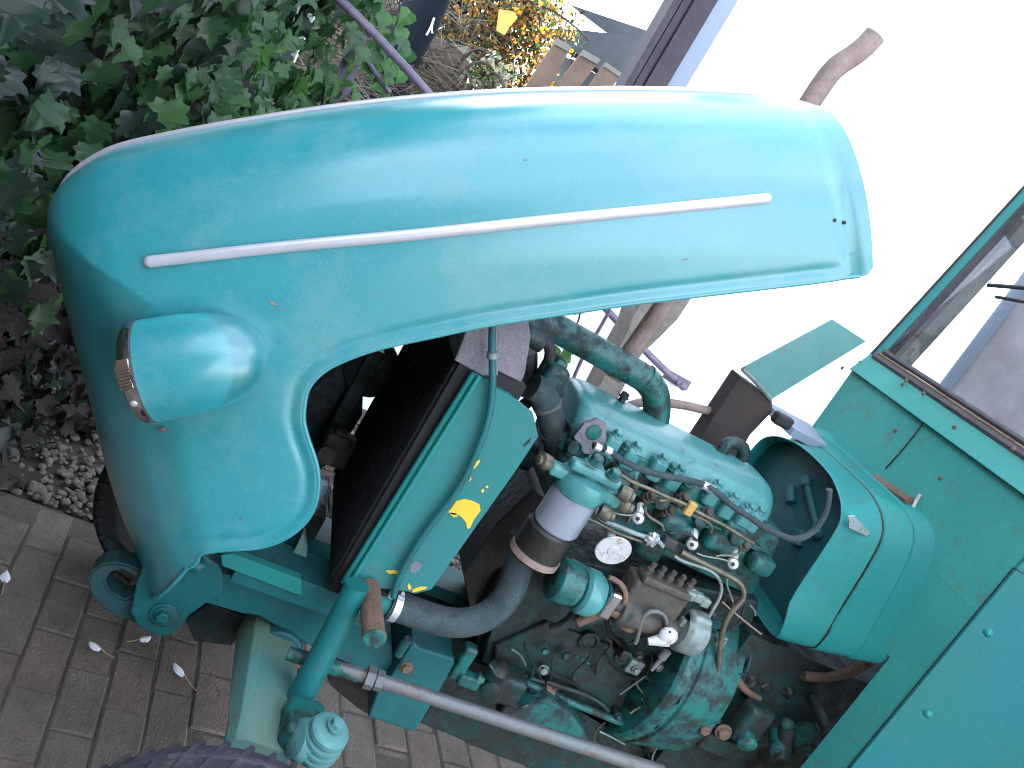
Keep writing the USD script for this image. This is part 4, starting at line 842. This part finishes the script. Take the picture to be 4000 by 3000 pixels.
obj('intake_band', lathe(q(1393, 817, y=.06), q(1400, 825, y=.06) - q(1385, 811, y=.06), [(.0300, -.003), (.0316, -.003), (.0316, .003), (.0300, .003)], 24), 'engine_paint', TR)
pipe('curved_rod', [(1345, 882), (1370, 873), (1400, 868), (1440, 870), (1490, 878), (1540, 890), (1580, 898)], [.16, .2], .0105, 'rust_pink', 12)
# fan shroud and the dark space behind the radiator
obj('fan', [box(.60, .612, -.17, .17, .98 - .01, .985 + .012), box(.60, .612, -.012, .012, .80, 1.06), lathe([.59, 0, .90], [1, 0, 0], [(.05, 0), (.05, .05), (.03, .07), (.03, .12)], 20)], 'engine_paint_dark', TR)
obj('fan_pulley', lathe(q(1048, 1250, y=-.06), [1, 0, 0], [(.06, 0), (.068, .006), (.055, .016), (.068, .026), (.06, .032)], 28), 'oil_black', TR)
obj('timing_cover', qslab([(1000, 1240), (1075, 1130), (1150, 1060), (1180, 1080), (1230, 1180), (1190, 1260), (1100, 1400), (1040, 1430)], -.09, .12, .01), 'oil_black', TR)
# engine mount and the parts below
MNT = obj('engine_mount', qslab([(892, 1385), (906, 1400), (980, 1424), (982, 1434), (950, 1492), (898, 1580), (874, 1576), (795, 1548), (815, 1494), (851, 1450)], -.20, -.06, .006), 'frame_paint', TR)
obj('mount_bolt', hexbolt(q(878, 1441, y=-.20), [0, -1, 0], .010, .008), 'rust', MNT)
obj('mount_lug', tube(qs([(860, 1415), (872, 1395), (884, 1380)], y=-.205), .010, 8), 'engine_paint', MNT)
obj('side_bracket', [rbox(q(1000, 1428, y=-.19), [.030, .03, .085], .008), rbox(q(1012, 1468, y=-.20), [.05, .03, .03], .008), hexbolt(q(1030, 1463, y=-.20), [1, -.2, 0], .010, .014)], 'engine_paint', TR)
LP = obj('lift_pump', [rbox(q(1092, 1478, y=-.19), [.075, .06, .07], .014), lathe(q(1078, 1448, y=-.2), [0, -.3, 1], [(.024, -.02), (.024, .006), (.013, .014), (.010, .02)], 18), lathe(q(1062, 1492, y=-.21), [-.3, -1, 0], [(.024, 0), (.024, .012), (.014, .016)], 18), rbox(q(1095, 1525, y=-.19), [.03, .04, .05], .008)], 'engine_paint_dark', TR)
obj('band', tube([q(1078, 1447, y=-.2) + [.022 * math.cos(a), -.022 * math.sin(a) * .6, .003] for a in np.linspace(0, 6.28, 20)], .003, 6, smooth=False), 'grey_pipe', LP)
pipe('pump_wire', [(1104, 1402), (1118, 1410), (1130, 1425), (1135, 1438)], -.18, .003, 'bare_steel', 6)
pipe('pump_wire', [(1100, 1560), (1112, 1550), (1124, 1533), (1138, 1524), (1148, 1530)], -.2, .003, 'bare_steel', 6)
PR = pipe('push_rod', [(1120, 1470), (1180, 1494), (1260, 1528), (1330, 1556), (1385, 1580)], [-.165, -.165], .0085, 'engine_paint', 14)
obj('rod_collar', cyl(q(1174, 1490, y=-.165), q(1192, 1498, y=-.165), .014), 'rust', PR)
pipe('push_rod', [(1130, 1458), (1200, 1480), (1280, 1508), (1315, 1535)], [-.155, -.155], .006, 'engine_paint_dark', 10)
pipe('thin_wire', [(1295, 1580), (1320, 1592), (1350, 1608)], -.17, .0025, 'grey_pipe', 6)
SMP = obj('oil_sump', [qslab([(1085, 1545), (1130, 1530), (1185, 1510), (1232, 1540), (1268, 1590), (1270, 1630), (1210, 1600)], -.205, .1, .012)], 'engine_paint', TR)
obj('pan', box(.62, 1.3, -.13, .13, .36, .47), 'engine_paint_dark', SMP)
FL = obj('flywheel_housing', lathe([1.165, .0, .60], [1, 0, 0], [(.17, 0), (.228, .002), (.236, .012), (.236, .030), (.226, .036), (.226, .05), (.232, .054), (.225, .16), (.17, .20)], 56), 'engine_paint', TR, smooth=30, label='rounded flywheel housing at the rear of the engine')
for g in (3.4, 3.75, 4.1, 4.5, 3.05): obj('housing_bolt', hexbolt([1.20, .225 * math.cos(g), .60 + .225 * math.sin(g)], [-1, 0, 0], .010, .02), 'engine_paint_dark', FL)
obj('flange_bolt', [hexbolt(q(1562, 1580, y=-.23), [-.2, -1, 0], .014, .012), hexbolt(q(1522, 1572, y=-.22), [-.3, -1, 0], .012, .012)], 'rust', FL)
obj('housing_foot', [rbox(q(1550, 1600, y=-.2), [.11, .05, .05], .012), rbox(q(1620, 1560, y=-.22), [.07, .05, .10], .015)], 'engine_paint_dark', FL)
PD = obj('pedal_shafts', [cyl(q(1745, 1490, y=-.15), q(1790, 1580, y=-.24), .014), cyl(q(1700, 1575, y=-.22), q(1688, 1640, y=-.26), .018), cyl(q(1610, 1600, y=-.22), q(1640, 1545, y=-.2), .022)], 'engine_paint_dark', TR)
for m in ([lathe(q(1686, 1625, y=-.25), [-.2, -1, -.3], [(.022, -.05), (.024, 0), (.018, .006), (.008, .012)], 18)], [lathe(q(1614, 1608, y=-.26), [-.2, -1, -.3], [(.02, -.05), (.022, 0), (.016, .006), (.008, .010)], 18)],
          [lathe(q(1745, 1615, y=-.22), [-.2, -1, -.3], [(.03, -.05), (.032, 0), (.022, .008), (.018, .002)], 20)], [blob(q(1700, 1565, y=-.22), [.016, .016, .016], 2, .1)]): obj('pedal_boss', m, 'engine_paint', PD)
pipe('rusty_pipe', [(1480, 1440), (1510, 1425), (1545, 1408), (1575, 1412), (1600, 1428), (1650, 1436), (1700, 1440)], [-.17, -.12], .009, 'rust', 10)
pipe('rusty_pipe', [(1570, 1408), (1585, 1450), (1610, 1490), (1640, 1510)], [-.17, -.18], .009, 'rust', 10)
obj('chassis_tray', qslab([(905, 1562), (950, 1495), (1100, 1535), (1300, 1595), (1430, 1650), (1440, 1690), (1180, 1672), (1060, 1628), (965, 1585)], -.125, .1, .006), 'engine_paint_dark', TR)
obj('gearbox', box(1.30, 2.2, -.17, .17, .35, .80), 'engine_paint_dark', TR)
for i, (u, v, w) in enumerate(((1395, 1575, .012), (1405, 1610, .014), (1450, 1470, .014), (1455, 1490, .010), (1620, 1465, .022), (1650, 1475, .018), (1700, 1490, .02))): obj('oily_fitting', blob(q(u, v, y=-.16), [w, w, w], 2, .5, 8, i), 'oil_black', TR)

rw = np.random.default_rng(77)
for k in range(30):
    u, v = rw.uniform(1120, 1600), 0; v = rw.uniform(1320, 1600) if u > 1300 else rw.uniform(1380, 1500)
    pts = [(u, v)]; a = rw.uniform(-.3, 1.8)
    for _ in range(4): a += rw.normal(0, .5); pts.append((pts[-1][0] + 24 * math.cos(a), pts[-1][1] + 24 * math.sin(a)))
    pipe('oily_wire', pts, [-.15 - .05 * rw.random(), -.15], rw.choice([.0022, .003, .0045]), rw.choice(['oil_black', 'oil_black', 'rust_dark', 'brass_pipe', 'engine_paint_dark', 'engine_paint']), 6)
for k in range(34):
    u, v = rw.uniform(1130, 1620), 0; v = rw.uniform(1300, 1600) if u > 1320 else rw.uniform(1370, 1500)
    if 1180 < u < 1330 and v < 1470 and rw.random() < .6: continue
    p = q(u, v, y=-.148 - .02 * rw.random()); mt = rw.choice(['engine_paint_dark', 'engine_paint', 'pump_metal', 'oil_black', 'grey_pipe'])
    m = [hexbolt(p, [rw.normal(0, .2), -1, rw.normal(0, .2)], rw.uniform(.006, .011))] if rw.random() < .5 else [rbox(p, rw.uniform(.016, .045, 3), .004), hexbolt(p + [0, -.012, .0], [0, -1, .2], .007)]
    obj('small_fitting', m, mt, TR)

# ---- fuel tank saddle and cowl
def saddle(x0, x1, w, ztop, zbot, n=8, rnd=.06, flare=.0):
    sec = []
    top = [(0, ztop), (.3 * w, ztop - .001), (.55 * w, ztop - .006), (.72 * w, ztop - .018), (.86 * w, ztop - .042), (.95 * w, ztop - .075), (w, ztop - .125), (w * 1.01, ztop - .19)]
    low = [(w * 1.03, zbot + .12), (w * 1.04, zbot + .06), (w * 1.01, zbot + .026), (w * .93, zbot + .008), (w * .8, zbot)]
    half = top + low
    return np.array([(-a, b) for a, b in half[::-1]] + [(a, b) for a, b in half[1:]])
def saddle_mesh(x0, x1, w, ztop, zbot, sweep=.0, open_front=False, far=1.28):
    sc = saddle(x0, x1, w, ztop, zbot); rings = []
    st = ((x0, .006), (x0 + .003, .001), (x0 + .012, 0), (x1 - .006, 0), (x1, .004)) if not open_front else ((x0 + .05, .006), (x0 + .02, .006), (x0 + .003, .005), (x0, .003), (x0 + .002, .0005), (x0 + .012, 0), (x1 - .006, 0), (x1, .004))
    for x, ins in st:
        k = 1 - ins / w
        rings.append([(x + sweep * max(0, (zbot + .1 - z)), y * k * (far if y > 0 else 1), (z - (ztop + zbot) / 2) * (1 - ins / .18) + (ztop + zbot) / 2) for y, z in sc])
    return grid_mesh(np.array(rings))
TF = np.array([(0, 1.180), (.06, 1.177), (.11, 1.165), (.155, 1.143), (.180, 1.112), (.189, 1.05), (.196, .957), (.208, .88), (.206, .845), (.19, .825), (.14, .818)])
TB = np.array([(0, 1.208), (.12, 1.212), (.18, 1.210), (.222, 1.200), (.252, 1.176), (.284, 1.115), (.316, 1.0), (.328, .955), (.324, .932), (.30, .915), (.22, .905)])
def tank_ring(x, off=0., sweep=True):
    t = np.clip((x - 1.31) / .165, 0, 1.05) ** 2.0; hs = TF * (1 - t) + TB * t
    kf = np.linspace(0, 1, 11); hs = np.stack([PchipInterpolator(kf, hs[:, a])(np.linspace(0, 1, 41)) for a in (0, 1)], 1)
    c = np.array([0, 1.02]); dd = hs - c; hs = hs + dd / np.linalg.norm(dd, axis=1, keepdims=True) * off
    ring = [(-a, b) for a, b in hs[::-1]] + [(a * 1.25, b) for a, b in hs[1:]]
    return [(x + (.35 * max(0, .915 - z) if sweep else 0) * max(0, 1 - (x - 1.31) / .1), y, z) for y, z in ring]
TK = obj('fuel_tank', grid_mesh(np.array([tank_ring(x, o) for x, o in ((1.355, -.007), (1.32, -.007), (1.308, -.006), (1.305, -.003), (1.307, -.0005), (1.317, 0), (1.35, 0), (1.39, 0), (1.43, 0))])), 'cab_paint', TR, smooth=40)
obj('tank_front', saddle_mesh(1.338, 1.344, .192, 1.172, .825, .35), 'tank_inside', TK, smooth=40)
COW = obj('cowl', grid_mesh(np.array([tank_ring(x, o) for x, o in ((1.398, -.002), (1.3985, .002), (1.401, .0036), (1.42, .0036), (1.444, .0036), (1.446, .0))])), 'cab_paint', TR, smooth=40)
obj('cowl_step', grid_mesh(np.array([tank_ring(x, o) for x, o in ((1.4425, .001), (1.443, .005), (1.445, .0068), (1.46, .0068), (1.4745, .0068))])), 'cab_paint', COW, smooth=40)
obj('seam_gap', grid_mesh(np.array([tank_ring(x, o) for x, o in ((1.3945, -.004), (1.395, .0012), (1.3985, .0012), (1.399, -.004))])), 'oil_black', COW, smooth=40)
bd = q(1856, 1133, x=1.36); 
yb_ = -.1925
obj('badge', sheet([q(1833, 1116, y=yb_), q(1846, 1114, y=yb_), q(1880, 1152, y=yb_), q(1872, 1158, y=yb_), q(1834, 1140, y=yb_)], .003), 'badge_metal', TK)
obj('tank_bracket', [cyl([1.335, .02, 1.115], [1.335, -.105, 1.06], .008), lathe([1.335, .02, 1.115], [0, .6, .4], [(.013, -.01), (.013, .012), (.006, .02)], 12), lathe([1.335, -.105, 1.06], [0, -.6, -.4], [(.013, -.01), (.013, .012), (.006, .02)], 12), cyl([1.337, .06, 1.08], [1.337, .025, 1.055], .012), cyl([1.337, -.06, 1.03], [1.337, -.08, 1.0], .012)], 'frame_paint', TK)
obj('dark_lip', tube(qs([(1735, 1458), (1790, 1462), (1850, 1445), (1905, 1402)], y=-.175), .012, 8), 'rust', TK)
obj('slit', tube([q(1966, 1148, x=1.4475), q(1963, 1195, x=1.4475), q(1950, 1235, x=1.4475), q(1942, 1262, x=1.4475)], [.001, .004, .001], 6), 'oil_black', COW)
obj('hinge_bar', [tube(qs([(1888, 1032), (1925, 1058), (1965, 1084)], x=1.458), .011, 8)], 'rust', COW)

# ---- cab front
XC = 1.470
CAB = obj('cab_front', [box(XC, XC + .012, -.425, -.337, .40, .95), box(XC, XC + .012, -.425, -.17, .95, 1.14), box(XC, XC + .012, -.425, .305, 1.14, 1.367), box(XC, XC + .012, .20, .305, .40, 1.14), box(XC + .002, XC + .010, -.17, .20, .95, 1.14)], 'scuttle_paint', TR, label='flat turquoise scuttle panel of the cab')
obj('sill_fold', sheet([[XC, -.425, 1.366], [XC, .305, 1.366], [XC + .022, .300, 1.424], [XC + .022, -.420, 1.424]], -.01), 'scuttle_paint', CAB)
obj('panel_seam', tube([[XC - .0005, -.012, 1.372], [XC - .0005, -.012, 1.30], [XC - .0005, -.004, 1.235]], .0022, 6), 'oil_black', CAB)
obj('side_panel', sheet([[XC, -.425, .30], [XC + .36, -.520, .30], [XC + .36, -.520, 1.25], [XC, -.425, 1.25]], .008), 'side_paint_shaded', CAB, smooth=False)
obj('side_upper', sheet([[XC, -.425, 1.252], [XC + .36, -.520, 1.252], [XC + .36, -.520, 1.392], [XC + .022, -.425, 1.392]], .008), 'side_paint_shaded', CAB, smooth=False)
obj('side_seam', tube([[XC - .001, -.4255, .40], [XC - .001, -.4255, 1.25]], .0011, 6, smooth=False), 'oil_black', CAB)
for u, v in ((2136, 1367), (2006, 1542)): obj('bolt', lathe(q(u, v, x=XC), [-1, 0, 0], [(.009, 0), (.009, .002), (.007, .004), (.0065, .009), (.002, .011)], 12), 'cab_paint', CAB)
for u, v in ((2062, 922), (2032, 1032), (1958, 822), (1950, 830), (1820, 795), (2190, 970), (1995, 850), (1935, 930), (2130, 1010)): obj('screw', lathe(q(u, v, x=XC + (.0 if v > 900 else -.001)), [-1, 0, 0], [(.0055, 0), (.004, .003), (.001, .004)], 8), 'rust', CAB)
obj('side_far', sheet([[XC, .305, .40], [XC + .4, .36, .40], [XC + .4, .36, 1.40], [XC, .305, 1.40]], .01), 'cab_paint', CAB, smooth=False)
obj('cable_stub', tube([q(1988, 1068, x=XC - .003), q(1978, 1085, x=XC - .004), q(1968, 1105, x=XC - .004)], .004, 6), 'white_plastic', CAB)
# windscreen: raked plane above the sill
rake = .16
def ws(y, z): return np.array([XC + .022 + rake * (z - 1.42), y, z])
WS = obj('windscreen', trimesh.Trimesh([ws(-.42, 1.447), ws(.27, 1.447), ws(.28, 2.2), ws(-.43, 2.2)], [[0, 2, 1], [0, 3, 2]], process=False), 'glass', TR, smooth=False)
obj('rubber_seal', tube([ws(-.44, 1.428) - [.006, 0, 0], ws(.285, 1.428) - [.006, 0, 0]], .011, 8, smooth=False), 'seal_rubber', WS)
obj('rubber_seal', tube([ws(-.44, 1.450) - [.004, 0, 0], ws(.275, 1.450) - [.004, 0, 0]], .007, 8, smooth=False), 'seal_rubber', WS)
obj('seal_trim', tube([ws(-.44, 1.439) - [.010, 0, 0], ws(.28, 1.439) - [.010, 0, 0]], .004, 8, smooth=False), 'rust', WS)
obj('side_seal', sheet([ws(.240, 1.442), ws(.272, 1.442), ws(.285, 2.2), ws(.253, 2.2)], .016), 'seal_rubber', WS)
PIL = obj('cab_pillar', sheet([ws(.274, 1.412), ws(.308, 1.412), ws(.321, 2.2), ws(.287, 2.2)], .03), 'cab_paint', TR, smooth=False)
obj('pillar_edge', tube([ws(.310, 1.412), ws(.324, 2.2)], .004, 6, smooth=False), 'rust_dark', PIL)
# inside of the cab behind the glass; its tones stand in for hazy reflections
obj('door_pillar', sheet(qs([(1900, 786), (1946, 806), (2300, 418), (2262, 420)], y=.45), .012), 'cab_lining', TR)
obj('rear_wall', box(2.0, 2.04, -.9, .575, .5, 2.4), 'rear_wall_haze', TR)
obj('rear_edge', tube([[2.0, .595, .5], [2.0, .595, 2.4]], .022, 8, smooth=False), 'blue_grey_board', TR)
WIP = obj('wiper', tube([ws(.13, 1.70) - [.03, 0, 0], ws(.02, 1.73) - [.03, 0, 0], ws(-.18, 1.78) - [.03, 0, 0]], .005, 8), 'rubber', TR)
obj('wiper_blade', tube([ws(.10, 1.685) - [.015, 0, 0], ws(-.05, 1.715) - [.015, 0, 0], ws(-.20, 1.748) - [.015, 0, 0]], .004, 8), 'rubber', WIP)
# battery box with its open lid
yB = .16
BB = obj('battery_box', qslab([(1480, 990), (1500, 962), (1599, 814), (1668, 863), (1668, 890), (1620, 940), (1580, 1020), (1520, 1060)], yB, yB + .05, .004), 'rust_dark', TR)
lid = [q(1606, 792, y=yB - .01), q(1667, 860, y=yB + .0), q(1868, 737, y=yB + .11), q(1796, 690, y=yB + .10)]
obj('lid', sheet(lid, .004), 'lid_paint', BB, label='open turquoise sheet lid')
obj('lid_hinge', tube([q(1604, 797, y=yB - .012), q(1634, 826, y=yB - .006), q(1664, 862, y=yB)], .006, 8), 'grey_pipe', BB)
obj('ledge', [box(*[float(t) for t in (1.31, 1.47, yB - .02, yB + .16, q(1720, 925, y=yB)[2] - .02, q(1720, 925, y=yB)[2])])], 'blue_grey_board', BB)
obj('dark_catch', rbox(q(1690, 908, y=yB - .03), [.05, .03, .03], .008), 'rubber', BB)
# exhaust
EX = obj('exhaust_pipe', tube([q(1688, 300, y=.16), q(1757, 210, y=.16), q(1788, 165, y=.16), q(1805, 146, y=.16), q(1840, 122, y=.16), q(1868, 100, y=.16), q(1890, 76, y=.16)], .0225, 20), 'rust_pink', TR, smooth=60)
obj('exhaust_stack', cyl([.845, .16, 1.10], q(1690, 297, y=.16), .0225), 'rust_pink', EX)

# ================================================================ small things on the paving
def feather(label, c, ang, L):
    t = thing('feather', label, 'feather', 'white feathers on the paving'); c = np.asarray(c); d = np.array([math.cos(ang), math.sin(ang), 0]); n = np.array([-d[1], d[0], 0]); rings = []
    for k, u in enumerate(np.linspace(0, 1, 9)):
        w = .011 * math.sin(math.pi * (u * .92 + .06)) ** .7
        rings.append([c + d * L * u + n * w * a + np.array([0, 0, .004 + .006 * (1 - a * a) + .004 * u]) for a in (-1, -.5, 0, .5, 1)])
    obj('vane', grid_mesh(np.array(rings), close=False), 'feather_white', t, smooth=60)
    obj('quill', tube([c + [0, 0, .010], c - d * L * .5 + [0, 0, .005], c - d * L * 1.2 + [0, 0, .004]], .0011, 5), 'straw', t)
feather('small white feather on the paving, nearest the gravel side, by the hook', q(215, 1408, z=0.), 2.9, .030)
feather('white feather on the paving just below the round bracket bolt', q(300, 1386, z=0.), .6, .026)
feather('longest white feather lying nearest the front axle', q(395, 1465, z=0.), 2.45, .040)
feather('white feather tuft at the left edge of the paving', q(8, 1262, z=0.), 1.8, .035)
rs = np.random.default_rng(9); st = []
for k in range(420):
    c = np.array([rs.uniform(-.35, .75), rs.uniform(-.45, .55), .006]) if k > 150 else np.array([*(np.array(q(370, 1430, z=0.)[:2]) + rs.normal(0, .07, 2)), .006])
    a = rs.random() * 6.28; L = rs.uniform(.006, .035); d = np.array([math.cos(a), math.sin(a), rs.normal(0, .06)]); n = np.array([-d[1], d[0], 0]) * .0008
    b = c + d * L * .5 + n * rs.normal(0, 5); e = c + d * L
    st.append(trimesh.Trimesh([c - n, c + n, b + n, b - n, e + n, e - n], [[0, 1, 2], [0, 2, 3], [3, 2, 4], [3, 4, 5]], process=False))
obj('straw', join(st), 'dry_stalk', kind='stuff', smooth=False)
